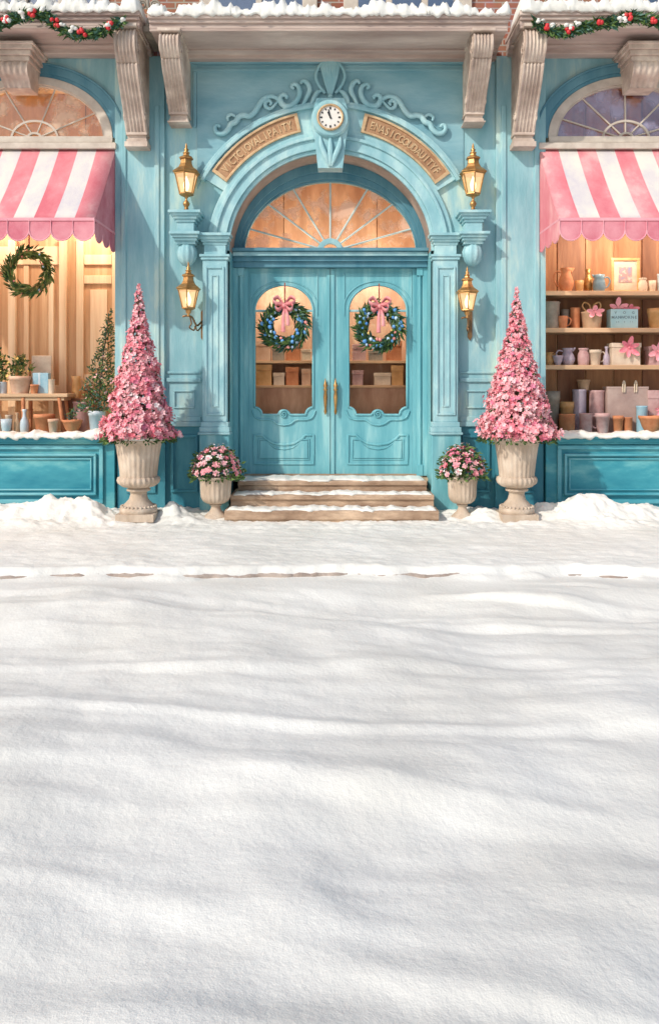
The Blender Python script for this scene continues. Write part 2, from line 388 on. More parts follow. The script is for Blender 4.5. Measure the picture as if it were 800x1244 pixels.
HUMPS = [(-3.15, .55, .42, .22, .19), (-2.75, .62, .24, .2, .13), (-3.9, .5, .5, .2, .09), (-1.80, .55, .17, .16, .14), (-1.62, .8, .2, .12, .05),
         (1.78, .6, .16, .18, .09), (2.95, .55, .26, .24, .21), (3.45, .5, .5, .22, .11), (2.55, .45, .25, .2, .10), (-2.5, .9, .3, .1, .04),
         (2.3, .95, .3, .12, .035), (3.2, .95, .35, .12, .05), (-3.3, 1.0, .4, .13, .05), (.3, 1.12, .5, .1, .02), (-.9, 1.1, .4, .1, .025)]
def make_ground():
    xs = [-60, -30, -14, -8, -6, -5.2]
    x = -4.8
    while x < 4.8: xs.append(x); x += .026
    xs += [4.8, 5.2, 6, 8, 14, 30, 60]
    ys = [40, 12, 3, .6, .1]
    y = 0.0
    while y > -3.4: ys.append(y); y -= .018
    while y > -8.6: ys.append(y); y -= .024
    ys += [-9, -9.6, -10.4, -12, -16, -25, -60]
    v = []
    for yy in ys:
        for xx in xs:
            if yy > 0: h = 0.0
            elif yy < -9.5 or abs(xx) > 6: h = -.035 if -yy > 3.1 else .06
            else: h = ground_h(xx, yy)
            v.append((xx, yy, h))
    n = len(xs)
    fs = [(j * n + i, (j + 1) * n + i, (j + 1) * n + i + 1, j * n + i + 1) for j in range(len(ys) - 1) for i in range(n - 1)]
    mb = MB(); mb.add(v, fs, 0, True)
    o = mb.build('snowy_ground', 'snow', recalc=False)
    tag(o, 'white wind-rippled snow covering the street in front of the shop', kind='structure')
make_ground()
kb = MB(); v = []; NK = 500
for i in range(NK + 1):
    x = -6 + 12 * i / NK
    yf = -3.104 - .10 * fbm(x * 1.5, 4.4, 0, 4) + .006 * fbm(x * 9, 2, 0, 2); zt = .028 - .020 * smst(.5, 2.5, x) + .020 * fbm(x * 2.3, 8.8, 0, 3) + .01 * fbm(x * 14, 3, 0, 2)
    v += [(x, yf, -.2), (x, yf - .004, zt - .014), (x, yf + .012, zt), (x, yf + .12, zt - .02)]
kb.add(v, [(4 * i + k, 4 * i + k + 1, 4 * i + 5 + k, 4 * i + 4 + k) for i in range(NK) for k in range(3)])
M['kerb'] = paint('worn kerb stone', (.30, .23, .19), (.52, .44, .38), None, 3, (1, 1, 1), .85, .5, 45)
tag(kb.build('kerb', 'kerb'), 'stone kerb edge showing through the snow', kind='structure')

# ================================================================== SHOP BUILDING
B = thing('shop_building', (0, 0, 0), 'pale blue shop building with a carved arched entrance, stone cornice and brick upper floor', 'building')
EA, EB, EZ = 1.22, 1.18, 3.25        # entrance arch
WX0, WX1 = 2.56, 6.0                 # side openings from x = 2.56 outwards
ZT = 5.62
# --- wall ---
w = MB(); N = 36
def wallquad(x0, x1, z0, z1, m=0): w.add([(x0, 0, z0), (x1, 0, z0), (x1, 0, z1), (x0, 0, z1)], [(0, 1, 2, 3)], m)
for i in range(N):                   # above entrance
    t0 = PI * i / N; t1 = PI * (i + 1) / N
    xa, za = EA * math.cos(t0), EZ + EB * math.sin(t0); xb, zb = EA * math.cos(t1), EZ + EB * math.sin(t1)
    w.add([(xa, 0, za), (xb, 0, zb), (xb, 0, ZT), (xa, 0, ZT)], [(0, 1, 2, 3)], 0 if max(za, zb) < 0 else 0)
for s in (-1, 1):
    wallquad(s * EA, s * WX0, -.2, 1.15, 1); wallquad(s * EA, s * WX0, 1.15, ZT)
# side arches
SAX, SA, SB, SZ = 3.62, .98, .74, 4.62
for s in (-1, 1):
    for i in range(N):
        t0 = PI * i / N; t1 = PI * (i + 1) / N
        xa, za = s * SAX + SA * math.cos(t0), SZ + SB * math.sin(t0); xb, zb = s * SAX + SA * math.cos(t1), SZ + SB * math.sin(t1)
        w.add([(xa, 0, za), (xb, 0, zb), (xb, 0, ZT + .06), (xa, 0, ZT + .06)], [(0, 1, 2, 3)])
        w.add([(xa, 0, za), (xb, 0, zb), (xb, .3, zb), (xa, .3, za)], [(0, 1, 2, 3)])
    wallquad(s * WX0, s * (SAX - SA), 4.62, ZT + .06); wallquad(s * (SAX + SA), s * WX1, 4.5, ZT + .06)
    wallquad(s * WX0, s * WX1, -.2, .98, 1)
    w.add([(s * WX0, 0, .98), (s * WX0, .3, .98), (s * WX0, .3, 4.62), (s * WX0, 0, 4.62)], [(0, 1, 2, 3)])
w.build('wall', ['blue', 'teal_v'], B, recalc=False)
# building body: sides, back, roof and upper brick wall with window openings
up = MB()
UW = [(-5.6, -4.35), (-4.2, -2.85), (-1.47, -.28), (.28, 1.60), (3.42, 4.7), (4.85, 5.8)]
zs0, zs1, zs2 = 5.70, 6.02, 7.7
yu = .06
cur = -6.0
def ub(x0, x1, z0, z1, m=0): up.box(x0, x1, yu, yu + .3, z0, z1, m)
for a, b in UW:
    ub(cur, a, zs0 - .1, zs2 + .7); ub(a, b, zs0 - .1, zs1 - .08); ub(a, b, zs2 + .0, zs2 + .7); cur = b
ub(cur, 6.0, zs0 - .1, zs2 + .7)
up.build('upper_wall', ['brick'], B)
bd = MB()
bd.box(-6.02, -6.0, 0, 5, -.2, 8.4); bd.box(6.0, 6.02, 0, 5, -.2, 8.4); bd.box(-6.02, 6.02, 5, 5.05, -.2, 8.4)
bd.build('side_wall', ['brick'], B)
rf = MB(); rf.box(-6.15, 6.15, -.12, 5.15, 8.4, 8.55); rf.build('roof', 'stone', B, bevel=.02)
for a, b in UW:
    f = MB()
    f.box(a - .12, a + .06, yu - .05, yu + .1, zs1 - .02, zs2 + .1); f.box(b - .06, b + .12, yu - .05, yu + .1, zs1 - .02, zs2 + .1)
    f.box(a - .14, b + .14, yu - .09, yu + .1, zs1 - .10, zs1); f.box(a - .14, b + .14, yu - .07, yu + .1, zs2 + .02, zs2 + .16)
    n = 3 if b - a > 1.2 else 2
    for k in range(1, n): xx = a + (b - a) * k / n; f.box(xx - .035, xx + .035, yu + .02, yu + .08, zs1, zs2)
    f.box(a, b, yu + .03, yu + .07, 6.9, 6.96)
    fo = f.build('window', 'cream', B, bevel=.006)
    g = MB(); g.box(a, b, yu + .09, yu + .1, zs1, zs2); g.build('pane', 'g_up', fo)
    g = MB(); g.box(a - .1, b + .1, yu + .35, yu + .36, zs1 - .1, zs2 + .1); g.build('dim_backing', 'dim_backing', fo)  # flat backing sheet painted as the dim room
# --- proud strips beside the bays, mouldings on the wall
for s in (-1, 1):
    st = MB()
    def bx(x0, x1, p, z0, z1, m=0): st.box(min(s * x0, s * x1), max(s * x0, s * x1), -p, 0.002, z0, z1, m)
    bx(2.0, 2.60, .055, 1.02, ZT - .02); bx(2.06, 2.12, .075, 1.2, 5.0); bx(2.46, 2.52, .075, 1.2, 5.0)
    bx(1.98, 2.62, .075, .985, 1.07)
    st.build('wall_strip', 'blue', B, bevel=.008)
    dd = MB()
    def bd2(x0, x1, p, z0, z1, m=0): dd.box(min(s * x0, s * x1), max(s * x0, s * x1), -p, 0.002, z0, z1, m)
    bd2(1.99, 2.57, .06, -.2, .98)
    # raised frames
    for (x0, x1, z0, z1, pp, pb) in ((2.1, 2.46, .32, .9, .085, .05), (1.60, 1.93, .32, 1.02, .03, 0)):
        for (a, b_, c, d) in ((x0, x1, z0, z0 + .035), (x0, x1, z1 - .035, z1), (x0, x0 + .035, z0 + .034, z1 - .034), (x1 - .035, x1, z0 + .034, z1 - .034)):
            bd2(a, b_, pp, c, d)
    dd.build('dado', 'teal_v', B, bevel=.006)
    mo = MB()
    def bm_(x0, x1, p, z0, z1): mo.box(min(s * x0, s * x1), max(s * x0, s * x1), -p, 0.002, z0, z1)
    bm_(1.565, 1.985, .035, 1.12, 1.18); bm_(1.565, 1.985, .022, 1.18, 1.24); bm_(1.565, 1.985, .03, 1.66, 1.71); bm_(1.565, 1.985, .02, 1.76, 1.79)
    bm_(1.64, 1.90, .02, 1.34, 1.36); bm_(1.64, 1.90, .02, 1.54, 1.56); bm_(1.64, 1.66, .02, 1.362, 1.538); bm_(1.88, 1.90, .02, 1.362, 1.538)
    mo.build('wall_moulding', 'blue', B, bevel=.006)
fr = MB()                                         # frieze field over the entrance
NF = 40
for i in range(NF):
    t0 = R(25) + R(130) * i / NF; t1 = R(25) + R(130) * (i + 1) / NF
    ra = 1.78
    xa, za = ra * math.cos(t0), EZ + ra * math.sin(t0); xb, zb = ra * math.cos(t1), EZ + ra * math.sin(t1)
    if za > 5.5 or zb > 5.5: continue
    fr.add([(xa, -.012, za), (xb, -.012, zb), (xb, -.012, 5.5), (xa, -.012, 5.5), (xa, 0, za), (xb, 0, zb), (xb, 0, 5.5), (xa, 0, 5.5)], [(0, 1, 2, 3), (0, 4, 5, 1), (3, 2, 6, 7)])
fr.box(-1.66, 1.66, -.03, .002, 5.42, 5.46); fr.box(-1.66, -1.62, -.03, .002, 4.75, 5.418); fr.box(1.62, 1.66, -.03, .002, 4.75, 5.418)
fr.box(-1.98, 1.98, -.06, .002, 5.51, 5.575)
fr.build('frieze', 'frieze', B, bevel=.006)

# --- arch surround
ar = MB()
ar.band(0, EZ, EA, EB, EA + .045, EB + .045, 0, PI, -.045, .002, 56)
ar.band(0, EZ, EA + .044, EB + .044, EA + .17, EB + .17, 0, PI, -.075, .002, 56)
ar.band(0, EZ, EA + .16, EB + .16, EA + .20, EB + .20, 0, PI, -.105, .002, 56)
ar.band(0, EZ, EA + .20, EB + .20, EA + .27, EB + .27, 0, PI, -.055, .002, 56)
ar.band(0, EZ, EA + .26, EB + .26, EA + .53, EB + .55, R(30), R(150), -.05, .002, 56)
ar.band(0, EZ, EA + .52, EB + .54, EA + .565, EB + .585, R(29), R(151), -.10, .002, 56)
ar.band(0, EZ, EA + .562, EB + .582, EA + .60, EB + .62, R(30), R(150), -.07, .002, 56)
ar.build('arch_surround', 'blue2', B, bevel=.007)
rv = MB()
rv.band(0, EZ, EA - .002, EB - .002, EA + .03, EB + .03, 0, PI, .0, .46, 56)
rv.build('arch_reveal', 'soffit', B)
for s in (-1, 1):
    jb = MB(); jb.box(min(s * 1.218, s * 1.26), max(s * 1.218, s * 1.26), 0, .46, .0, EZ)
    jb.build('doorway_reveal', 'door', B)

# --- pilasters, capitals and lantern pedestals
for s in (-1, 1):
    def sb(mb, x0, x1, y0, y1, z0, z1, m=0): mb.box(min(s * x0, s * x1), max(s * x0, s * x1), y0, y1, z0, z1, m)
    pl = MB()
    sb(pl, 1.235, 1.525, -.15, .002, 1.18, 3.12)
    for (a, b_, c, d) in ((1.265, 1.29, 1.26, 3.04), (1.47, 1.495, 1.26, 3.04), (1.29, 1.47, 1.26, 1.285), (1.29, 1.47, 3.015, 3.04)): sb(pl, a, b_, -.168, -.149, c, d)
    for (a, b_, c, d) in ((1.335, 1.352, 1.36, 2.94), (1.408, 1.425, 1.36, 2.94), (1.352, 1.408, 1.36, 1.377), (1.352, 1.408, 2.923, 2.94)): sb(pl, a, b_, -.163, -.149, c, d)
    sb(pl, 1.215, 1.545, -.175, .002, 1.12, 1.18); sb(pl, 1.20, 1.56, -.195, .002, 1.06, 1.12); sb(pl, 1.19, 1.575, -.215, .002, 1.03, 1.058)
    pl.build('pilaster', 'blue2', B, bevel=.006)
    ph = MB(); sb(ph, 1.205, 1.555, -.19, .002, -.2, 1.03); ph.build('plinth', 'door', B, bevel=.008)
    cp = MB()
    sb(cp, 1.215, 1.545, -.17, .002, 3.12, 3.155); sb(cp, 1.20, 1.56, -.185, .002, 3.155, 3.185); sb(cp, 1.25, 1.51, -.14, .002, 3.185, 3.30)
    for k, (zz, pp) in enumerate(((3.30, .15), (3.335, .175), (3.365, .20), (3.40, .23))):
        sb(cp, 1.235 - .018 * k, 1.525 + .018 * k, -pp, .002, zz, zz + .034)
    cp.build('capital', 'blue2', B, bevel=.006)
    pd = MB(); cx = 1.715 if s < 0 else 1.70
    # twin caps
    for k, (zz, hw, pp) in enumerate(((3.30, .115, .23), (3.334, .135, .26), (3.368, .155, .29), (3.402, .18, .32))):
        sb(pd, cx - hw, min(cx + hw, 9), -pp, .002, zz, zz + .0335)
    sb(pd, cx - .10, cx + .10, -.24, .002, 3.435, 3.555)
    for k, (zz, hw, pp) in enumerate(((3.555, .115, .26), (3.588, .14, .285), (3.62, .165, .31), (3.65, .19, .34))):
        sb(pd, cx - hw, cx + hw, -pp, .002, zz, zz + .0325)
    hb = MB()
    prof = [(.012, 3.04), (.05, 3.055), (.09, 3.10), (.115, 3.16), (.118, 3.22), (.10, 3.27), (.085, 3.30)]
    pd.lathe(prof, 48, 0, True, (s * cx, -.13, 0), 10, .05)
    pd.build('lantern_pedestal', 'blue2', B, bevel=.005)

# --- cornices with stone brackets
def cornice(x0, x1, zb, p, name='cornice'):
    c = MB()
    c.box(x0, x1, -p + .06, .002, zb, zb + .06); c.box(x0 - .0, x1 + .0, -p + .03, .002, zb + .058, zb + .10)
    c.box(x0 - .012, x1 + .012, -p, .002, zb + .098, zb + .15)
    c.box(x0, x1, -.16, .001, zb - .075, zb - .002); c.box(x0, x1, -.26, .0, zb - .03, zb + .003)
    # sunk soffit border
    c.box(x0 + .001, x1 - .001, -p + .061, -p + .11, zb - .022, zb + .002)
    return c.build(name, 'stone_h', B, bevel=.01)
cornice(-2.02, 1.985, 5.60, .86)
cornice(-6.0, -2.14, 5.66, .80); cornice(2.13, 6.0, 5.66, .80)
def bracket(cx, w_, zt, zb, pt=.80, name='bracket'):
    """console with a rolled head, fluted front and a moulded foot"""
    H = zt - zb
    ctrl = [(pt * .93, 0), (pt * 1.0, .05), (pt * 1.02, .13), (pt * .98, .22), (pt * .88, .29), (pt * .84, .305), (pt * .86, .325), (pt * .78, .42), (pt * .62, .55), (pt * .47, .67), (pt * .35, .78), (pt * .27, .86)]
    pts = smooth_path([(a, 0, zt - b * H) for a, b in ctrl], 4)
    pf = [(q[0], q[2]) for q in pts]
    mb = MB(); K = 33; v = []
    for (p, z) in pf:
        for k in range(K):
            u = k / (K - 1); x = cx - w_ / 2 + w_ * u
            edge = 0 if .07 < u < .93 else 1
            off = .011 * (math.cos((u - .07) / .86 * 2 * PI * 5)) if not edge else .013
            v.append((x, -(p + off), z))
    n = len(pf)
    mb.add(v, [(j * K + k, j * K + k + 1, (j + 1) * K + k + 1, (j + 1) * K + k) for j in range(n - 1) for k in range(K - 1)], 0, True)
    for e in (0, K - 1):
        side = [v[j * K + e] for j in range(n)]
        x = side[0][0]
        mb.add(side + [(x, 0.001, pf[-1][1]), (x, 0.001, zt)], [tuple(range(n + 2))])
        # raised scroll line on the side
    mb.add([v[0], v[K - 1], (cx + w_ / 2, 0, zt), (cx - w_ / 2, 0, zt)], [(0, 1, 2, 3)])
    zf = zt - .86 * H; hw = w_ / 2
    mb.box(cx - hw - .006, cx + hw + .006, -pt * .29, .001, zf - .02, zf + .012)
    mb.box(cx - hw + .008, cx + hw - .008, -pt * .25, .001, zf - .07, zf - .02)
    mb.box(cx - hw - .002, cx + hw + .002, -pt * .28, .001, zf - .105, zf - .07)
    mb.box(cx - hw - .018, cx + hw + .018, -pt * .32, .001, zb, zf - .105)
    mb.box(cx - hw - .02, cx + hw + .02, -pt * 1.04, .001, zt - .004, zt + .03)
    for sgn in (-1, 1):
        xx = cx + sgn * (hw + .004)
        loop = [(xx, -q * .93 - .0, z + .0) for q, z in pf]
        mb.tube(loop, .009, 6, 0, True)
        hr = .085 * pt / .8
        mb.tube([(cx + sgn * (hw + .006), -(pt * .86) + hr * (1 - k / 34) * math.cos(k * .36 + 2.6), zt - .16 * H + hr * (1 - k / 34) * math.sin(k * .36 + 2.6)) for k in range(32)], .010, 6)
        mb.tube([(cx + sgn * (hw + .006), -(pt * .36) + .06 * (1 - k / 30) * math.cos(k * .4), zt - .72 * H + .06 * (1 - k / 30) * math.sin(k * .4)) for k in range(27)], .008, 6)
    return mb.build(name, 'stone', B)
for cx in (-1.80, 1.71): bracket(cx, .215, 5.575, 4.74)
for cx in (-2.30, 2.30): bracket(cx, .235, 5.635, 4.45, .78)
# bits of carved ironwork between the cornices
for s in (-1, 1):
    sp = MB()
    for t in (-1, 1):
        c = [(s * 2.08 + t * .07 + .055 * math.cos(a) * (1 - a / 14), -.56, 5.98 + .055 * math.sin(a) * (1 - a / 14)) for a in [k * .35 for k in range(28)]]
        sp.tube(c, .013, 6)
    sp.tube(smooth_path([(s * 2.08, -.56, 5.70), (s * 2.06, -.56, 5.85), (s * 2.09, -.56, 6.0), (s * 2.08, -.56, 6.3)]), .02, 8)
    sp.box(s * 2.08 - .05, s * 2.08 + .05, -.60, -.02, 5.66, 5.72)
    sp.lathe([(.03, 0), (.05, .02), (.03, .06), (.02, .12)], 12, 0, True, (s * 2.08, -.56, 5.71))
    if s < 0: sp.build('scroll_ornament', 'greyg', B)

# --- side arches: cream frames, spokes, glass, keystones
for s in (-1, 1):
    cx = s * SAX
    ang = [30, 72, 113, 152] if s < 0 else [23, 56, 92, 129, 157]
    f = MB()
    f.band(cx, SZ, .88, .65, .985, .745, 0, PI, -.03, .10, 44)
    f.band(cx, SZ, .86, .635, .885, .655, 0, PI, .0, .10, 44)
    x0, x1 = (cx - .98, cx + .99)
    f.box(x0 - .6 if s < 0 else x0, x1 if s < 0 else x1 + .6, -.05, .12, SZ - .065, SZ + .012)
    f.box(x0 - .6 if s < 0 else x0, x1 if s < 0 else x1 + .6, -.035, .12, SZ - .125, SZ - .067)
    hx = cx + .02 * -s
    win = f.build('side_fanlight', 'cream', B, bevel=.006)
    m_ = MB()
    for a in ang:
        t = R(a); L_ = 1.0
        q0 = (hx + .09 * math.cos(t), .045, SZ + .07 * math.sin(t)); q1 = (cx + .87 * math.cos(t), .045, SZ + .64 * math.sin(t))
        m_.tube([q0, q1], .011, 6)
    m_.band(hx, SZ, .27, .21, .295, .235, 0, PI, .03, .06, 30)
    m_.band(hx, SZ, .07, .06, .10, .085, 0, PI, .02, .06, 16)
    m_.build('muntin', 'cream', win)
    g = MB(); pts = [(cx + .87 * math.cos(PI * i / 40), SZ + .64 * math.sin(PI * i / 40)) for i in range(41)]
    g.prism(pts, .055, .062); g.build('pane', 'g_sidew' if s < 0 else 'g_side', win)
    a2 = MB()
    a2.band(cx, SZ, .985, .745, 1.03, .79, 0, PI, -.02, .002, 44)
    a2.band(cx, SZ, 1.028, .788, 1.13, .88, R(2), R(178), -.045, .002, 44)
    a2.band(cx, SZ, 1.128, .878, 1.155, .905, R(4), R(176), -.065, .002, 44)
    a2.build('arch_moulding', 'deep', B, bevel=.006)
    kx = s * 3.70
    k_ = MB()
    for i, (hw, pp, z0) in enumerate(((.20, .42, 5.40), (.23, .46, 5.455), (.26, .50, 5.51), (.28, .53, 5.555))):
        k_.box(kx - hw, kx + hw, -pp, 0, z0, z0 + .052 if i < 3 else 5.585)
    v = []; K = 25; ctrl = smooth_path([(.40, 0, 5.40), (.42, 0, 5.34), (.38, 0, 5.26), (.30, 0, 5.21), (.24, 0, 5.14)], 5)
    for q in ctrl:
        hw = .155 + (q[2] - 5.14) * .12
        for k in range(K):
            u = k / (K - 1); v.append((kx - hw + 2 * hw * u, -(q[0] + .010 * math.cos(u * 2 * PI * 5)), q[2]))
    n = len(ctrl)
    k_.add(v, [(j * K + k, j * K + k + 1, (j + 1) * K + k + 1, (j + 1) * K + k) for j in range(n - 1) for k in range(K - 1)], 0, True)
    for e in (0, K - 1):
        sd = [v[j * K + e] for j in range(n)]; x = sd[-1][0]; k_.add(sd + [(x, 0, 5.14), (sd[0][0], 0, 5.40)], [tuple(range(n + 2))])
    k_.add([v[(n - 1) * K], v[n * K - 1], (v[n * K - 1][0], 0, 5.14), (v[(n - 1) * K][0], 0, 5.14)], [(0, 1, 2, 3)])
    k_.build('keystone', 'stone', B, bevel=.005)

# --- entrance: fanlight
YD = .40
fl = MB()
fl.band(0, EZ, 1.12, .98, EA + .005, EB + .005, 0, PI, YD, YD + .12, 56)
fl.band(0, EZ + .05, 1.085, .90, 1.13, .99, 0, PI, YD + .035, YD + .12, 56)
fl.band(0, EZ, 1.16, 1.06, EA + .0, EB + .0, 0, PI, YD - .035, YD + .01, 56)
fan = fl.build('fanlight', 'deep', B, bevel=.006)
m_ = MB(); zc = 3.315
for a in (19, 43, 64, 90, 116, 137, 161):
    t = R(a); m_.tube([(.13 * math.cos(t), YD + .06, zc + .12 * math.sin(t)), (1.09 * math.cos(t), YD + .06, zc + .90 * math.sin(t))], .0125, 6)
m_.build('muntin', 'trim_pale', fan)
m_ = MB(); m_.band(0, zc, .10, .10, .155, .155, 0, PI, YD + .02, YD + .085, 24); m_.band(0, zc, .15, .15, .17, .17, 0, PI, YD + .04, YD + .085, 24)
m_.build('hub', 'blue2', fan)
g = MB(); pts = [(1.10 * math.cos(PI * i / 40), zc + .92 * math.sin(PI * i / 40)) for i in range(41)]
g.prism(pts, YD + .075, YD + .082); g.build('pane', 'g_fan', fan)
tb = MB()
tb.box(-1.217, 1.217, YD - .16, YD + .12, 3.225, 3.315); tb.box(-1.217, 1.217, YD - .21, YD - .158, 3.285, 3.325)
tb.box(-1.217, 1.217, YD - .12, YD + .12, 3.17, 3.226); tb.box(-1.217, 1.217, YD - .08, YD + .029, 3.10, 3.172); tb.box(-1.217, 1.217, YD + .082, YD + .12, 3.08, 3.172)
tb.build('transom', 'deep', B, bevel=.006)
tl = MB(); tl.box(-1.21, 1.21, YD - .168, YD - .1595, 3.232, 3.278); tl.build('transom_board', 'blue2', B, bevel=.003)
for s in (-1, 1):
    jm = MB()
    def sb(mb, x0, x1, y0, y1, z0, z1, m=0): mb.box(min(s * x0, s * x1), max(s * x0, s * x1), y0, y1, z0, z1, m)
    sb(jm, 1.16, 1.219, YD - .04, YD + .1, .48, 3.10); sb(jm, 1.09, 1.161, YD - .01, YD + .1, .48, 3.10); sb(jm, 1.035, 1.091, YD + .01, YD + .1, .48, 3.10)
    jm.tube([(s * 1.125, YD - .015, .62), (s * 1.125, YD - .015, 3.0)], .022, 10)
    sb(jm, 1.085, 1.165, YD - .05, YD, .48, .62); sb(jm, 1.085, 1.165, YD - .05, YD, 3.0, 3.099)
    jm.build('door_frame', 'door', B, bevel=.005)

# --- the two door leaves
def leaf(s):
    lx0, lx1 = (-1.034, -.004) if s < 0 else (.004, 1.034)
    gx = -.587 if s < 0 else .600
    a, zsp, bb, zb = .372, 2.565, .325, 1.245
    def top(x):
        u = (x - gx) / a; return zsp + bb * math.sqrt(max(0, 1 - u * u))
    def bot(x):
        d = a - abs(x - gx)
        if d < .095: return zb + math.sqrt(max(0, .095 ** 2 - d * d))
        if abs(x - gx) < .075: return zb + .9 * math.sqrt(max(0, .075 ** 2 - (x - gx) ** 2)) - .01
        return zb
    y0, y1 = YD + .03, YD + .08
    L = MB()
    L.box(lx0, gx - a, y0, y1, .50, 3.125); L.box(gx + a, lx1, y0, y1, .50, 3.125)
    n = 64; xs = [gx - a * math.cos(PI * i / n) for i in range(n + 1)]
    for i in range(n):
        xa, xb = xs[i], xs[i + 1]
        for (za, zb_, zc_, zd) in ((.50, .50, bot(xb), bot(xa)), (top(xa), top(xb), 3.125, 3.125)):
            L.add([(xa, y0, za), (xb, y0, zb_), (xb, y0, zc_), (xa, y0, zd)], [(0, 1, 2, 3)])
            L.add([(xa, y1, za), (xb, y1, zb_), (xb, y1, zc_), (xa, y1, zd)], [(0, 3, 2, 1)])
        L.add([(xa, y0, bot(xa)), (xb, y0, bot(xb)), (xb, y1, bot(xb)), (xa, y1, bot(xa))], [(0, 1, 2, 3)])
        L.add([(xa, y0, top(xa)), (xb, y0, top(xb)), (xb, y1, top(xb)), (xa, y1, top(xa))], [(0, 3, 2, 1)])
    # meeting stile
    if s < 0: L.box(-.03, .03, y1 + .002, y1 + .014, .50, 3.12)
    if s < 0: L.box(-.045, -.005, y0 - .022, y0 + .01, .50, 3.09)
    else: L.box(.005, .05, y0 - .022, y0 + .01, .50, 3.09)
    d = L.build('door', 'door', B, recalc=False)
    # beads
    bd_ = MB()
    out = [(x, y0 - .004, top(x)) for x in xs] + [(gx + a, y0 - .004, zsp - (zsp - bot(gx + a)) * k / 6) for k in range(1, 6)] + [(x, y0 - .004, bot(x)) for x in reversed(xs)] + [(gx - a, y0 - .004, bot(gx - a) + (zsp - bot(gx - a)) * k / 6) for k in range(1, 6)]
    bd_.tube(out, .016, 6, 0, True, .9, True)
    # outer bead around the glass
    def off(x, z):
        cz = 2.0
        return (gx + (x - gx) * 1.13, z + (.045 if z > 2.5 else (-.04 if z < 1.4 else 0)))
    o2 = [(off(x, top(x))[0], y0 - .002, top(x) + .05) for x in xs]
    bd_.tube(o2, .010, 6)
    # S-scroll at the foot of the glass
    sp = [(gx + (.052 * (1 - k / 30)) * math.cos(k * .42 + 1.2), y0 - .014, zb + .008 + (.052 * (1 - k / 30)) * math.sin(k * .42 + 1.2)) for k in range(28)]
    bd_.tube(sp, .009, 6)
    for t in (-1, 1):
        path = smooth_path([(gx + t * .40, y0 - .004, 1.30), (gx + t * .36, y0 - .008, 1.215), (gx + t * .28, y0 - .008, 1.185), (gx + t * .16, y0 - .008, 1.18), (gx + t * .08, y0 - .008, 1.13), (gx, y0 - .008, 1.115)], 6)
        bd_.tube(path, .013, 6)
    bd_.build('moulding', 'door', d)
    # lower panel
    pn = MB()
    def outline(k):
        w2, zl, zh = .375 - k, .625 + k, .99 - k
        r = [(-w2, zl), (w2, zl), (w2, zh), (w2 * .72, zh), (w2 * .62, zh - .045), (w2 * .35, zh - .105), (0, zh - .125), (-w2 * .35, zh - .105), (-w2 * .62, zh - .045), (-w2 * .72, zh), (-w2, zh)]
        o = []
        for i in range(len(r)):
            q0 = r[i]; q1 = r[(i + 1) % len(r)]
            for j in range(3): o.append((gx + q0[0] + (q1[0] - q0[0]) * j / 3, q0[1] + (q1[1] - q0[1]) * j / 3))
        return o
    pn.tube([(x, y0 - .004, z) for x, z in outline(0)], .017, 6, 0, True, .9, True)
    pn.tube([(x, y0 - .004, z) for x, z in outline(.055)], .010, 6, 0, True, .9, True)
    pn.prism(outline(.075), y0 - .016, y0 + .01)
    pn.build('carved_panel', 'door', d, bevel=.004)
    fr_ = MB()
    for (x0, x1, z0, z1) in ((gx - .43, gx + .43, 3.035, 3.05), (gx - .43, gx - .415, 2.5, 3.034), (gx + .415, gx + .43, 2.5, 3.034)): fr_.box(x0, x1, y0 - .012, y0 + .004, z0, z1)
    fr_.build('top_moulding', 'door', d, bevel=.003)
    mt = MB(); mt.box(gx - a, gx + a, y0 + .008, y0 + .035, zsp - .014, zsp + .014); mt.build('muntin', 'blue2', d, bevel=.004)
    gp = MB(); pts = [(x, top(x)) for x in xs] + [(x, bot(x)) for x in reversed(xs)]
    gp.prism(pts, y0 + .024, y0 + .03); gp.build('pane', 'g_door', d)
    hx = -.062 if s < 0 else .066
    h = MB()
    h.box(hx - .013, hx + .013, y0 - .012, y0, 1.28, 1.66)
    h.lathe([(.006, 1.25), (.020, 1.29), (.012, 1.33), (.018, 1.36), (.026, 1.47), (.018, 1.55), (.032, 1.565), (.014, 1.585), (.030, 1.615), (.016, 1.645), (.006, 1.69), (.002, 1.71)], 12, 0, True, (hx, y0 - .05, 0))
    h.tube([(hx, y0 - .01, 1.56), (hx, y0 - .05, 1.56)], .008, 8); h.tube([(hx, y0 - .01, 1.34), (hx, y0 - .05, 1.34)], .008, 8)
    h.build('handle', 'gold', d)
leaf(-1); leaf(1)
th = MB(); th.box(-1.218, 1.218, YD - .0, YD + .3, .40, .50); th.build('threshold', 'step', B)

# --- keystone of the entrance arch with leaf, shell and scrollwork
kp = .20
ks = MB()
def kpt(px, py, p=kp): return (X(px, p), Z(py, p))
poly = [kpt(*q) for q in ((384, 119), (418, 119), (425, 146), (420, 168), (416, 204), (386, 204), (382, 168), (377, 146))]
ks.prism(poly, -kp, .002)
cx, cz = X(401, .26), Z(143, .26)
ks.lathe([(.225, 0), (.225, .035), (.205, .062), (.175, .064)], 40, 0, True, mat=Matrix.Translation((cx, -kp, cz)) @ Matrix.Rotation(PI / 2, 4, 'X'))
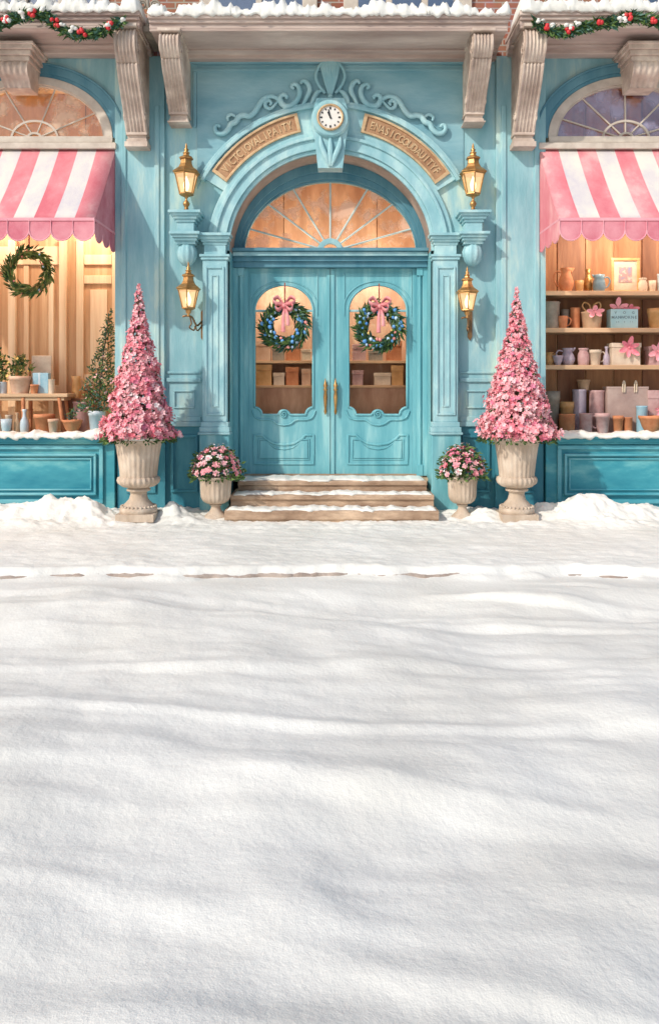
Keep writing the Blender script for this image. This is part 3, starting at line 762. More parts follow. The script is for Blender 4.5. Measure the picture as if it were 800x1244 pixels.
# drop leaf under the clock
for t in (-1, 0, 1):
    pa = smooth_path([(cx + t * .12, -kp - .012, Z(166, kp)), (cx + t * .105, -kp - .03, Z(178, kp)), (cx + t * .05, -kp - .03, Z(192, kp)), (cx + t * .015, -kp - .01, Z(202, kp))], 6)
    n = len(pa); ks.tube(pa, [.012 + .022 * math.sin(PI * i / (n - 1)) for i in range(n)], 8, 0, True, .7)
ks.build('keystone', 'blue2', B, bevel=.008)
sh = MB(); spp = .10
base = (cx, -.03, Z(118, spp))
for i in range(-3, 4):
    t = i * 11; L_ = .44 * math.cos(R(t * .75))
    top_ = (cx + math.sin(R(t)) * L_ * .42, -.05, base[2] + L_)
    mid = (cx + math.sin(R(t)) * L_ * .30, -.075, base[2] + L_ * .6)
    pa = smooth_path([base, mid, top_], 6); n = len(pa)
    sh.tube(pa, [.012 + .022 * (k / (n - 1)) ** .8 for k in range(n)], 8, 0, True, .8)
loop = [(cx + .175 * math.sin(R(a)) * (1 - .35 * max(0, -math.cos(R(a)))), -.055, base[2] + .25 + .215 * math.cos(R(a))) for a in range(-150, 151, 10)]
sh.tube(loop, .019, 8, 0, True, .8)
sh.ball((cx, -.09, base[2] + .01), .035)
sh.build('shell_ornament', 'blue2', B)
for s in (-1, 1):
    sw = MB()
    def pth(pts, rad, m=0, k=6):
        pp = .085
        q = smooth_path([((X(px, pp) if s < 0 else -X(px, pp)), -pp + .03, Z(py, pp)) for px, py in pts], k)
        n = len(q); rad *= 1.08
        sw.tube(q, [rad * (.45 + .55 * math.sin(PI * min(1, (i / (n - 1)) * .96 + .04))) for i in range(n)], 8, m, True, .9)
    pth([(267, 154), (265, 151), (261.5, 152), (261, 157), (265, 161), (271, 161), (277, 156), (280, 150), (286, 147), (290, 141), (296, 139), (303, 140), (310, 134), (316, 124), (322, 118), (330, 116), (338, 120), (342, 127), (350, 131), (360, 127)], .034)
    pth([(286, 141), (281, 138), (276, 141), (277, 146)], .022)
    pth([(327, 127), (329, 124), (326, 121), (322, 124), (323, 129), (328, 131), (333, 127), (337, 122)], .024)
    pth([(347, 119), (348, 116), (344, 114), (340, 117), (341, 123), (346, 128), (354, 127), (361, 120), (364, 111), (362, 104), (357, 101), (354, 104), (357, 107)], .034)
    pth([(366, 130), (372, 118), (376, 108), (373, 100), (368, 97), (365, 101)], .030)
    pth([(378, 128), (381, 119), (385, 112), (390, 109)], .03)
    sw.build('scrollwork', 'blue2', B)

# --- stall risers and window ledges
for s in (-1, 1):
    sr = MB()
    def sb(mb, x0, x1, p0, p1, z0, z1, m=0): mb.box(min(s * x0, s * x1), max(s * x0, s * x1), -p0, -p1, z0, z1, m)
    sb(sr, 2.59, 6.0, .10, -.002, -.2, .95)
    sr.build('stall_riser', 'teal', B, bevel=.006)
    fm = MB()
    for (x0, x1, z0, z1, pp, t_) in ((2.72, 4.7, .20, .90, .135, .05), (2.80, 4.62, .30, .80, .15, .03), (2.86, 4.56, .355, .745, .125, .02)):
        sb(fm, x0, x1, pp, .098, z0, z0 + t_); sb(fm, x0, x1, pp, .098, z1 - t_, z1)
        sb(fm, x0, x0 + t_, pp - .001, .098, z0 + t_ - .002, z1 - t_ + .002); sb(fm, x1 - t_, x1, pp - .001, .098, z0 + t_ - .002, z1 - t_ + .002)
    fm.build('panel_moulding', 'teal_lt', B, bevel=.008)
    lg = MB()
    sb(lg, 2.60, 6.0, .24, -.30, .985, 1.02); sb(lg, 2.60, 6.0, .20, 0, .945, .987); sb(lg, 2.60, 6.0, .15, 0, .915, .947)
    lg.build('window_ledge', 'teal', B, bevel=.008)
    # jamb trim of the opening
    jt = MB(); sb(jt, 2.50, 2.60, .02, -.30, 1.02, 4.5); jt.build('window_jamb', 'blue2', B, bevel=.005)

# --- rooms behind the openings
def room(x0, x1, y1, z0, z1, mats, name):
    r = MB()
    r.box(x0, x1, .30, y1 + .02, z0 - .04, z0, 0)                       # floor
    r.box(x0, x1, .30, y1 + .02, z1, z1 + .04, 1)                       # ceiling
    r.box(x0 - .04, x0, .30, y1 + .02, z0 - .04, z1 + .04, 1); r.box(x1, x1 + .04, .30, y1 + .02, z0 - .04, z1 + .04, 1)
    r.box(x0 - .04, x1 + .04, y1, y1 + .04, z0 - .04, z1 + .04, 2)
    return r.build(name, mats, B)
room(-5.9, -2.54, .95, 1.02, 5.5, ['shelf', 'wood2', 'wood'], 'shop_interior')
room(2.54, 5.9, .80, 1.02, 5.5, ['shelf', 'wood', 'wood'], 'shop_interior')
room(-1.26, 1.26, 1.35, .46, 4.6, ['shelf', 'wood_r', 'wood_r'], 'shop_interior')
# panelled wooden wall at the back of the left window
pw = MB(); bp_ = -.95
def pb(px0, px1, py0, py1, t, m=0): pw.box(X(px0, bp_), X(px1, bp_), .95 - t, .951, Z(py1, bp_), Z(py0, bp_), m)
for (a, b_, t) in ((-20, -2, .05), (12, 21, .06), (74, 83, .075), (94, 103, .05), (137, 150, .04)): pb(a, b_, 292, 530, t, 1)
pb(21.3, 73.7, 300, 322, .045, 1); pb(83.3, 93.7, 292, 530, .02, 0); pb(103.3, 136.7, 310, 322, .04, 1); pb(103.3, 136.7, 335, 345, .04, 1); pb(103.3, 136.7, 455, 468, .04, 1)
pb(-1.7, 11.7, 300, 330, .035, 1); pb(30, 36, 323, 520, .03, 1); pb(60, 66, 323, 520, .03, 1); pb(110, 131, 352, 448, .018, 1); pb(21.3, 73.7, 468, 478, .04, 1)
pw.build('wood_panelling', ['wood', 'wood2'], B, bevel=.006)

# room lamps: unseen shop pendants, plus an unseen entrance pair added to brighten the interior
def lamp(x, y, z, e, r=.09, col=(1, .74, .45)):
    l = bpy.data.lights.new('unseen_room_light', 'POINT'); l.energy = e; l.color = col; l.shadow_soft_size = r
    o = bpy.data.objects.new('unseen_room_light', l); COL.objects.link(o); o.location = (x, y, z); o.parent = B
    return o
LIT = [(-3.1, .45, 3.75, 46), (-4.5, .45, 3.75, 40), (3.45, .14, 3.52, 42), (4.5, .14, 3.52, 32), (-.6, .62, 3.12, 44), (.6, .62, 3.12, 44)]  # the last two are the added entrance lamps, tucked behind the transom
for x, y, z, e in LIT:
    lamp(x, y, z, e, col=(1, .86, .72) if abs(x) < 2 else (1, .85, .68))
    b = MB(); b.lathe([(.012, .30), (.012, .16), (.03, .14), (.034, .10), (.02, .095)], 20, 0, True, (x, y, z))
    b.tube([(x, y, z + .29), (x, y, 5.48 if abs(x) > 2 else 4.58)], .006, 6)
    b.build('unseen_pendant', 'brass_d', B)  # cap and cord made up for each unseen light

# ================================================================== STEPS
ST = thing('stone_steps', (0, 0, 0), 'three worn sandstone steps with snow on their treads leading to the blue double door', 'steps')
def stepm(x0, x1, y0, y1, z0, z1, seed):
    mb = MB(); n = 40; v = []; K = 7
    for i in range(n + 1):
        x = x0 + (x1 - x0) * i / n
        d = .008 * fbm(x * 4, seed, 0, 3)
        pr = [(y1, z0), (y0 + .015, z0), (y0 + .012 + d, z0 + (z1 - z0) * .55), (y0 - .015 + d, z0 + (z1 - z0) * .62), (y0 - .018 + d, z1 - .012), (y0 - .004, z1), (y1, z1)]
        for q in pr: v.append((x, q[0], q[1]))
    mb.add(v, [(i * K + k, i * K + k + 1, (i + 1) * K + k + 1, (i + 1) * K + k) for i in range(n) for k in range(K - 1)])
    mb.add(v[:K], [tuple(range(K))]); mb.add(v[-K:], [tuple(range(K))])
    return mb.build('step', 'step', ST, bevel=.006)
stepm(-1.10, 1.15, -.17, .45, .345, .478, 1)
stepm(-1.155, 1.20, -.44, .2, .205, .345, 2)
stepm(-1.19, 1.22, -.72, .1, -.05, .203, 3)
snow_strip(-1.08, 1.13, .36, -.17, .478, .028, .020, 3.0, patchy=.10, label='snow lying on the top step in front of the blue door')
snow_strip(-1.13, 1.18, -.18, -.44, .345, .036, .022, 13.0, patchy=.10, label='snow lying on the middle stone step')
snow_strip(-1.17, 1.20, -.45, -.72, .203, .04, .026, 23.0, patchy=.09, label='snow lying on the lowest stone step')

# snow on cornices and ledges
snow_strip(-2.03, 2.0, -.3, -.87, 5.75, .22, .06, 31.0, lump=1.0, step=.016, label='snow on the long middle cornice over the entrance')
snow_strip(-5.9, -2.13, -.25, -.81, 5.81, .24, .05, 41.0, lump=1.0, step=.016, label='snow on the left cornice above the green garland')
snow_strip(2.12, 5.9, -.25, -.81, 5.81, .26, .05, 51.0, lump=1.0, step=.016, label='snow on the right cornice above the green garland')
snow_strip(-5.9, -2.62, .05, -.24, 1.02, .065, .055, 61.0, label='snow along the left window ledge in front of the bench and pots')
snow_strip(2.60, 5.9, .05, -.24, 1.02, .065, .055, 71.0, label='snow along the right window ledge in front of the shelves')

# ================================================================== CLOCK
CK = thing('wall_clock', (cx, -kp - .062, cz), 'round white clock face set in the blue keystone over the entrance', 'clock')
CK.scale = (.78, .9, .78)
RX = Matrix.Rotation(PI / 2, 4, 'X')
c = MB(); c.lathe([(.20, -.0), (.205, .025), (.19, .042), (.172, .03), (.172, .0)], 40, 0, True, mat=RX); c.build('rim', 'plaque_lt', CK)
c = MB(); c.lathe([(.175, 0), (.175, .012), (.002, .014)], 40, 0, False, mat=RX); c.build('dial', 'face', CK)
for k in range(12):
    c = MB(); a = k * PI / 6; q = 1.25 if k % 3 == 0 else 1
    m_ = Matrix.Translation((.138 * math.sin(a), -.016, .138 * math.cos(a))) @ Matrix.Rotation(a, 4, 'Y')
    c.box(-.010 * q, .010 * q, -.002, .0015, -.014 * q, .014 * q, 0, m_)
    c.build('hour_mark', 'black', CK)
for a, L_, w_ in ((-14, .125, .008), (-24, .09, .012)):
    c = MB(); m_ = Matrix.Rotation(R(a), 4, 'Y')
    c.box(-w_, w_, -.024 if L_ > .1 else -.020, -.021 if L_ > .1 else -.017, -.025, L_, 0, m_); c.build('hand', 'black', CK)
c = MB(); c.lathe([(.015, .016), (.015, .03), (.002, .032)], 16, 0, True, mat=RX); c.build('hub', 'black', CK)

# ================================================================== PLAQUES
def plaque(t0, t1, text, label, flip):
    rz = (t0 + t1) / 2
    o = thing('sign_plaque', (1.62 * math.cos(rz), -.05, EZ + 1.62 * math.sin(rz)), label, 'sign', 'curved bronze name plaques over the arch')
    ox, oz = -o.location.x, EZ - o.location.z
    m = MB(); m.band(ox, oz, EA + .31, EB + .31, EA + .475, EB + .495, t0, t1, -.012, .0, 30); m.build('plate', 'plaque', o)
    m = MB()
    m.band(ox, oz, EA + .285, EB + .285, EA + .312, EB + .312, t0, t1, -.032, .0, 30); m.band(ox, oz, EA + .472, EB + .492, EA + .50, EB + .52, t0, t1, -.032, .0, 30)
    d = .025
    m.band(ox, oz, EA + .31, EB + .31, EA + .475, EB + .495, t0 - .0, t0 + d, -.031, .0, 2); m.band(ox, oz, EA + .31, EB + .31, EA + .475, EB + .495, t1 - d, t1, -.031, .0, 2)
    m.build('frame', 'plaque_lt', o, bevel=.004)
    m = MB()
    def pl_(i, n):
        t = t1 - .055 - (t1 - t0 - .11) * (i + .5) / n
        a, b = EA + .392, EB + .402
        return (ox + a * math.cos(t), oz + b * math.sin(t), t - PI / 2, -.014)
    put_text(m, text, pl_, .098, 1.6, 0, 1.35); m.build('lettering', 'plaque_lt', o)
plaque(R(103.5), R(146), 'VICTCIOVALIPAITY', 'curved bronze plaque left of the clock with raised letters', 0)
plaque(R(33), R(76), 'ENASICGOUDAUITYF', 'curved bronze plaque right of the clock with raised letters', 0)

# ================================================================== AWNINGS
def awning(s, xe, label):
    AT, AF, AP, VH = 4.50, 3.45, .90, .235
    o = thing('awning', (s * xe, 0, AT), label, 'awning', 'striped shop awnings')
    xe2 = 5.95; wS = .226; n = int((xe2 - xe) / wS) + 1
    A = MB(); R_ = 8
    for i in range(n):
        xa, xb = xe + i * wS, min(xe2, xe + (i + 1) * wS)
        for j in range(R_):
            v = []
            for (x, t) in ((xa, j / R_), (xb, j / R_), (xb, (j + 1) / R_), (xa, (j + 1) / R_)):
                sag = .045 * math.sin(PI * t)
                v.append((s * (x - xe), -AP * t - .0, (AF - AT) * t - sag))
            A.add(v, [(0, 1, 2, 3)], i % 2, True)
    c = A.build('canopy', ['pink', 'white'], o, recalc=False)
    bmm = bmesh.new(); bmm.from_mesh(c.data); bmesh.ops.remove_doubles(bmm, verts=bmm.verts, dist=.001); bmesh.ops.recalc_face_normals(bmm, faces=bmm.faces); bmm.to_mesh(c.data); bmm.free()
    so = c.modifiers.new('solid', 'SOLIDIFY'); so.thickness = .008
    Vn = MB(); T = MB(); ns = 10
    nv = int((xe2 - xe) / .24)
    for i in range(nv):
        xa = xe + i * .24; rr = .12
        v = [(s * (xa - xe), -AP - .004, AF - AT)]
        low = []
        for k in range(ns + 1):
            a = PI * k / ns
            low.append((s * (xa - xe + rr - rr * math.cos(a)), -AP - .012 - .006 * math.sin(a), AF - AT - VH + .115 - .115 * math.sin(a)))
        v += low + [(s * (xa - xe + .24), -AP - .004, AF - AT)]
        Vn.add(v, [tuple(range(len(v)))], 0)
        T.tube(low, .008, 5)
        T.tube([(s * (xa - xe), -AP - .014, AF - AT), low[0]], .005, 5)
    T.box(min(0, s * (xe2 - xe)), max(0, s * (xe2 - xe)), -AP - .016, -AP + .01, AF - AT - .015, AF - AT + .018)
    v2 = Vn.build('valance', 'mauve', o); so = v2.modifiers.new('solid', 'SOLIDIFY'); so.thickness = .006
    # side cheek with its own scallops
    S = MB(); tri = [(0, 0, 0)] + [(0, -AP * j / 8, (AF - AT) * j / 8 - .035 * math.sin(PI * j / 8)) for j in range(1, 9)] + [(0, 0, AF - AT)]
    S.add(tri, [tuple(range(len(tri)))], 0)
    for i in range(3):
        ya = -AP + i * .30; v = [(0.0, ya, AF - AT)]; low = []
        for k in range(ns + 1):
            a = PI * k / ns; low.append((0.0, ya + .15 - .15 * math.cos(a), AF - AT - VH + .115 - .115 * math.sin(a)))
        S.add(v + low + [(0.0, ya + .30, AF - AT)], [tuple(range(ns + 3))], 0)
        T.tube(low, .006, 5)
    T.box(-.008, .008, -AP, -.01, AF - AT - .012, AF - AT + .012)
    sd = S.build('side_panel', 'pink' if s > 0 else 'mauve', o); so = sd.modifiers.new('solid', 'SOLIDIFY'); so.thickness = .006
    T.build('trim', 'pink_lt', o)
    fr_ = MB()
    for x in (.03, 1.2, 2.4, xe2 - xe - .03):
        fr_.tube([(s * x, -.02, -.08), (s * x, -AP + .03, AF - AT - .01)], .012, 8); fr_.tube([(s * x, -.02, AF - AT - .03), (s * x, -AP + .03, AF - AT - .03)], .012, 8)
    fr_.tube([(0 if s > 0 else s * (xe2 - xe), -AP + .03, AF - AT - .03), (s * (xe2 - xe) if s > 0 else 0, -AP + .03, AF - AT - .03)], .013, 8)
    fr_.build('frame', 'brass_d', o)
    hb = MB(); hb.box(min(-.02 * s, s * (xe2 - xe)), max(-.02 * s, s * (xe2 - xe)), -.09, -.037, -.03, .045); hb.build('head_board', 'cream', o, bevel=.008)
awning(-1, 2.60, 'pink and white striped awning above the left window with the wreath')
awning(1, 2.53, 'pink and white striped awning above the right window of shelves')

# ================================================================== LANTERNS
def lantern(x, y, z, label, arm=None, size=1.0):
    """z is the foot of the body stem; body is a six-sided tapered cage"""
    o = thing('wall_lantern', (x, y, z), label, 'lantern', 'brass lanterns beside the entrance')
    S = size; n = 6; ph = PI / 6
    r = MB()
    r.lathe([(.155 * S, .30 * S), (.175 * S, .315 * S), (.155 * S, .335 * S), (.10 * S, .375 * S), (.075 * S, .42 * S), (.068 * S, .475 * S)], n, 0, False, phase=ph)
    r.lathe([(.085 * S, .475 * S), (.092 * S, .487 * S), (.08 * S, .50 * S), (.045 * S, .515 * S), (.035 * S, .54 * S)], n, 0, False, phase=ph)
    r.build('roof', 'gold', o, bevel=.003)
    f = MB(); f.lathe([(.028 * S, .54 * S), (.045 * S, .552 * S), (.02 * S, .57 * S), (.03 * S, .59 * S), (.012 * S, .61 * S), (.016 * S, .625 * S), (.003 * S, .67 * S)], 14); f.build('finial', 'gold', o)
    fr_ = MB()
    for k in range(n):
        a = 2 * PI * k / n + ph
        fr_.tube([(.082 * S * math.cos(a), .082 * S * math.sin(a), .06 * S), (.14 * S * math.cos(a), .14 * S * math.sin(a), .305 * S)], .0085 * S, 6)
    fr_.lathe([(.035 * S, .03 * S), (.075 * S, .045 * S), (.094 * S, .055 * S), (.09 * S, .07 * S), (.07 * S, .07 * S)], n, 0, False, phase=ph)
    fr_.lathe([(.142 * S, .288 * S), (.152 * S, .288 * S), (.152 * S, .302 * S), (.142 * S, .302 * S)], n, 0, False, phase=ph)
    fr_.build('frame', 'gold', o)
    g = MB()
    for k in range(n):
        a0 = 2 * PI * k / n + ph; a1 = a0 + 2 * PI / n
        g.add([(.076 * S * math.cos(a0), .076 * S * math.sin(a0), .07 * S), (.076 * S * math.cos(a1), .076 * S * math.sin(a1), .07 * S), (.134 * S * math.cos(a1), .134 * S * math.sin(a1), .29 * S), (.134 * S * math.cos(a0), .134 * S * math.sin(a0), .29 * S)], [(0, 1, 2, 3)])
    g.build('glass', 'g_lamp', o)
    b = MB(); b.lathe([(.004, .09), (.018, .10), (.032, .135), (.038, .175), (.026, .22), (.010, .26), (.002, .28)], 14, c=(0, 0, 0), mat=Matrix.Scale(S, 4)); b.build('bulb', 'bulb', o)
    s_ = MB(); s_.lathe([(.03 * S, .07 * S), (.03 * S, .09 * S), (.015 * S, .095 * S)], 12); s_.build('bulb_socket', 'brass_d', o)
    if arm is None:
        m = MB(); m.lathe([(.05, -.155), (.052, -.14), (.03, -.125), (.02, -.10), (.035, -.075), (.042, -.055), (.03, -.03), (.015, -.012), (.014, .01), (.03, .03)], 16); m.build('stem', 'gold', o)
    else:
        ax, az, ay = arm                 # wall plate relative to the lantern
        m = MB(); m.lathe([(.012, -.045), (.02, -.03), (.012, -.02), (.03, 0), (.036, .03)], 14); m.build('stem', 'gold', o)
        m = MB()
        m.tube(smooth_path([(-.07 if ax > 0 else .07, 0, -.045), (-.02, 0, -.035), (.25 * ax, ay * .2, -.05), (.55 * ax, ay * .5, -.14), (.85 * ax, ay * .85, az * .55 - .04), (ax, ay - .02, az * .8)]), .012, 8, 0)
        m.tube(smooth_path([(.1 * ax, ay * .05, -.04), (.2 * ax, ay * .15, -.12), (.05 * ax, ay * .1, -.17), (.35 * ax, ay * .35, -.2), (.45 * ax, ay * .45, -.15), (.6 * ax, ay * .6, -.2), (ax, ay - .02, az * 1.25)]), .009, 8, 0)
        m.build('arm', 'brass_d', o)
        m = MB(); m.prism([(ax - .028, az - .19), (ax, az - .235), (ax + .028, az - .19), (ax + .03, az + .12), (ax, az + .16), (ax - .03, az + .12)], ay - .018, ay)
        m.build('wall_plate', 'brass_d', o, bevel=.005)
        if True:
            pass
    l = bpy.data.lights.new('lamp_light', 'POINT'); l.energy = 2.2; l.color = (1, .7, .38); l.shadow_soft_size = .035
    lo = bpy.data.objects.new('lamp_light', l); COL.objects.link(lo); lo.parent = o; lo.location = (0, 0, .18 * S)
lp = .18
lantern(-1.715, -lp, 3.838, 'brass lantern standing on the blue pedestal left of the entrance arch')
lantern(1.70, -lp, 3.838, 'brass lantern standing on the blue pedestal right of the entrance arch')
lp = .27
lantern(X(229, lp), -lp, Z(380, lp), 'lower left brass lantern held out on a long curled arm', arm=(.135, -.09, lp), size=.90)
lantern(X(567, lp), -lp, Z(382, lp), 'lower right brass lantern on a short wall arm under the pedestal', arm=(.075, -.06, lp), size=.84)

# ================================================================== FLOWERS AND LEAVES
def rot_to(d, spin=0.0):
    d = Vector(d).normalized()
    return d.to_track_quat('Z', 'Y').to_matrix().to_4x4() @ Matrix.Rotation(spin, 4, 'Z')
def flower(mb, c, d, r, m, petals=5, cup=.35):
    M_ = Matrix.Translation(c) @ rot_to(d, rnd.random() * 6)
    v = [(0, 0, 0)]; fs = []
    for k in range(petals):
        a = 2 * PI * k / petals; w = PI / petals * 1.05; rr = r * rnd.uniform(.85, 1.12)
        i = len(v)
        v += [(rr * .62 * math.cos(a - w), rr * .62 * math.sin(a - w), rr * cup * .5), (rr * math.cos(a - w * .35), rr * math.sin(a - w * .35), rr * cup * rnd.uniform(.5, 1.2)),
              (rr * math.cos(a + w * .35), rr * math.sin(a + w * .35), rr * cup * rnd.uniform(.5, 1.2)), (rr * .62 * math.cos(a + w), rr * .62 * math.sin(a + w), rr * cup * .5)]
        fs.append((0, i, i + 1, i + 2, i + 3))
    mb.add(v, fs, m, False, M_)
def leafm(mb, c, d, L_, w_, m, droop=.15):
    M_ = Matrix.Translation(c) @ rot_to(d, rnd.random() * 6)
    v = [(0, 0, 0), (w_ * .5, 0, L_ * .4), (0, droop * L_, L_), (-w_ * .5, 0, L_ * .4), (0, .12 * L_ + droop * L_ * .2, L_ * .45)]
    mb.add(v, [(0, 1, 4), (1, 2, 4), (2, 3, 4), (3, 0, 4)], m, False, M_)
def rdir():
    while True:
        v = Vector((rnd.uniform(-1, 1), rnd.uniform(-1, 1), rnd.uniform(-1, 1)))
        if .05 < v.length < 1: return v.normalized()

# ================================================================== URNS
def urn_mesh(H, rim, kind=0):
    mb = MB()
    if kind == 0:
        pr = [(.0, .0)]
        base = rim * .72
        mb.box(-base, base, -base, base, 0, .09 * H)
        mb.lathe([(base * .95, .09 * H), (base * 1.0, .11 * H), (base * .98, .15 * H), (base * .80, .17 * H), (base * .72, .20 * H), (base * .50, .25 * H), (base * .42, .31 * H), (base * .46, .345 * H), (base * .62, .355 * H), (base * .64, .375 * H), (base * .50, .39 * H)], 48, 0, True, flute=24, amp=.025, fr=(.2 * H, .33 * H))
        for k in range(26):
            a = 2 * PI * k / 26; mb.ball((base * .9 * math.cos(a), base * .9 * math.sin(a), .165 * H), .017, 0, 6, 4)
        mb.lathe([(base * .50, .39 * H), (rim * .60, .41 * H), (rim * .76, .45 * H), (rim * .80, .485 * H), (rim * .77, .52 * H), (rim * .70, .53 * H)], 96, 0, True, flute=24, amp=.04)
        mb.lathe([(rim * .69, .525 * H), (rim * .71, .60 * H), (rim * .76, .74 * H), (rim * .83, .88 * H), (rim * .86, .925 * H)], 120, 0, True, flute=24, amp=.022)
        mb.lathe([(rim * .85, .92 * H), (rim * .90, .935 * H), (rim * .91, .95 * H), (rim * 1.0, .96 * H), (rim * 1.02, .98 * H), (rim * .98, 1.0 * H), (rim * .88, 1.0 * H), (rim * .85, .95 * H), (.02, .945 * H)], 48, 0, True)
    else:
        base = rim * .70
        mb.lathe([(base * .95, 0), (base, .02 * H), (base, .06 * H), (base * .85, .09 * H), (base * .55, .16 * H), (base * .38, .25 * H), (base * .36, .29 * H), (base * .48, .31 * H), (base * .5, .33 * H), (base * .4, .345 * H)], 40, 0, True)
        mb.lathe([(base * .4, .345 * H), (rim * .55, .37 * H), (rim * .74, .43 * H), (rim * .84, .52 * H), (rim * .86, .62 * H), (rim * .88, .80 * H), (rim * .92, .92 * H)], 100, 0, True, flute=20, amp=.025)
        mb.lathe([(rim * .90, .915 * H), (rim * .98, .93 * H), (rim * 1.02, .955 * H), (rim * 1.0, .99 * H), (rim * .9, 1.0 * H), (rim * .86, .95 * H), (.02, .94 * H)], 40, 0, True)
    return mb
def place_urn(px, p, zb, H, rim, kind, label, mesh=None):
    o = urn_mesh(H, rim, kind).build('stone_urn', 'urn', loc=(X(px, p), -p, zb))
    tag(o, label, 'urn', 'carved stone urns along the shop front'); return o
UP = .68
zb_l = Z(631, UP)
HL = Z(532, UP) - zb_l
place_urn(168.5, UP, zb_l, HL, .292, 0, 'tall fluted stone urn holding the left pink tree')
place_urn(627, UP, zb_l - .005, HL + .01, .278, 0, 'tall fluted stone urn holding the right pink tree')
SP = .5
zb_s = Z(630, SP); HS = Z(578, SP) - zb_s
place_urn(262, SP, zb_s, HS, .20, 1, 'small stone urn with pink flowers left of the steps')
place_urn(561, SP, zb_s, HS, .185, 1, 'small stone urn with pink flowers right of the steps')
# pads of snow on the rims of the tall urns
for px, r_, lab in ((168.5, .292, 'ring of snow on the rim of the left tall urn'), (627, .278, 'ring of snow on the rim of the right tall urn')):
    mb = MB(); n = 60; v = []
    for i in range(n):
        a = 2 * PI * i / n; w = .6 + .5 * fbm(math.cos(a) * 2 + px, math.sin(a) * 2, 3, 3)
        for (rr, zz) in ((.80, 0), (.86, .02 + .012 * w), (.95, .016 + .014 * w), (1.03, .004 + .01 * w), (1.055, -.012 * w), (1.02, -.02 * w)): v.append((r_ * rr * math.cos(a), r_ * rr * math.sin(a), zz))
    mb.add(v, [(i * 6 + k, i * 6 + k + 1, ((i + 1) % n) * 6 + k + 1, ((i + 1) % n) * 6 + k) for i in range(n) for k in range(5)], 0, True)
    tag(mb.build('snow', 'snow', loc=(X(px, UP), -UP, zb_l + HL)), lab, 'snow', kind='stuff')

# ================================================================== PINK TREES
def pink_tree(px, pytop, label, seed, wf=1.0):
    global rnd
    rnd = random.Random(seed)
    z0 = zb_l + HL - .06
    H = Z(pytop, UP) - z0
    o = thing('pink_tree', (X(px, UP), -UP, z0), label, 'tree', 'pink blossom trees in urns')
    t = MB(); t.tube([(0, 0, 0), (.004, 0, H * .3), (-.004, 0, H * .65), (0, 0, H * .97)], [.032, .025, .015, .004], 10)
    for k in range(60):
        u = rnd.uniform(.05, .93); a = rnd.random() * 2 * PI; R0 = .36 * wf * (1 - u) ** 1.0 + .02
        t.tube([(0, 0, u * H), (R0 * .5 * math.cos(a), R0 * .5 * math.sin(a), u * H + .01), (R0 * .9 * math.cos(a), R0 * .9 * math.sin(a), u * H - .02)], [.008, .005, .003], 5)
    t.build('trunk', 'bark', o)
    c = MB(); n = 3300
    mats = ['f1', 'f2', 'f3', 'f4', 'f5', 'leaf1', 'leaf2']
    for k in range(n):
        u = 1 - math.sqrt(rnd.random() * .985 + .0)     # more at the bottom
        u = min(.995, max(0, u))
        prof = (1 - u) ** 1.25 * .39 * wf + .010
        a = rnd.random() * 2 * PI
        lump = 1 + .17 * fbm(math.cos(a) * 2.2 + seed, math.sin(a) * 2.2, u * 9, 3) + .07 * math.sin(u * 44 + a)
        dep = 1 - abs(rnd.gauss(0, .09))
        if rnd.random() < .12: dep += rnd.uniform(.03, .2)
        r = prof * lump * dep
        z = .05 + u * (H - .05)
        pos = Vector((r * math.cos(a), r * math.sin(a), z))
        d = Vector((math.cos(a), math.sin(a), .55)) + rdir() * .55
        q = noise.noise(Vector((pos.x * 7 + seed, pos.y * 7, pos.z * 7)))
        w_ = rnd.random() + q * .55
        m = 0 if w_ < .14 else 4 if w_ < .24 else 1 if w_ < .68 else 2 if w_ < 1.15 else 3
        flower(c, pos, d, (.017 + .014 * (1 - u)) * rnd.uniform(.7, 1.35), m, 5, rnd.uniform(.3, 1.1))
    for k in range(1500):                              # leaves inside and a skirt at the foot
        low = rnd.random() < .28
        u = rnd.uniform(0, .05) if low else 1 - math.sqrt(rnd.random() * .97)
        prof = (1 - u) ** 1.25 * .39 * wf
        a = rnd.random() * 2 * PI; r = prof * (rnd.uniform(.8, 1.05) if low else rnd.uniform(.5, 1.03))
        z = .02 + u * H if low else .05 + u * (H - .05)
        leafm(c, (r * math.cos(a), r * math.sin(a), z), Vector((math.cos(a), math.sin(a), -.35 if low else .3)) + rdir() * .5, rnd.uniform(.035, .07) * (1 - u * .6), .026, 5 if rnd.random() < .65 else 6)
    for k in range(46):                                # feathery tip
        z = H * rnd.uniform(.92, 1.0); a = rnd.random() * 6.28
        leafm(c, (0, 0, z), (math.cos(a) * .7, math.sin(a) * .7, .8), .035, .012, 2 if k % 2 else 1)
    c.build('crown', mats, o, recalc=False)
pink_tree(169, 345, 'cone-shaped pink blossom tree in the left tall urn beside the wreath window', 11)
pink_tree(627, 350, 'cone-shaped pink blossom tree in the right tall urn beside the shelves', 23, 1.06)

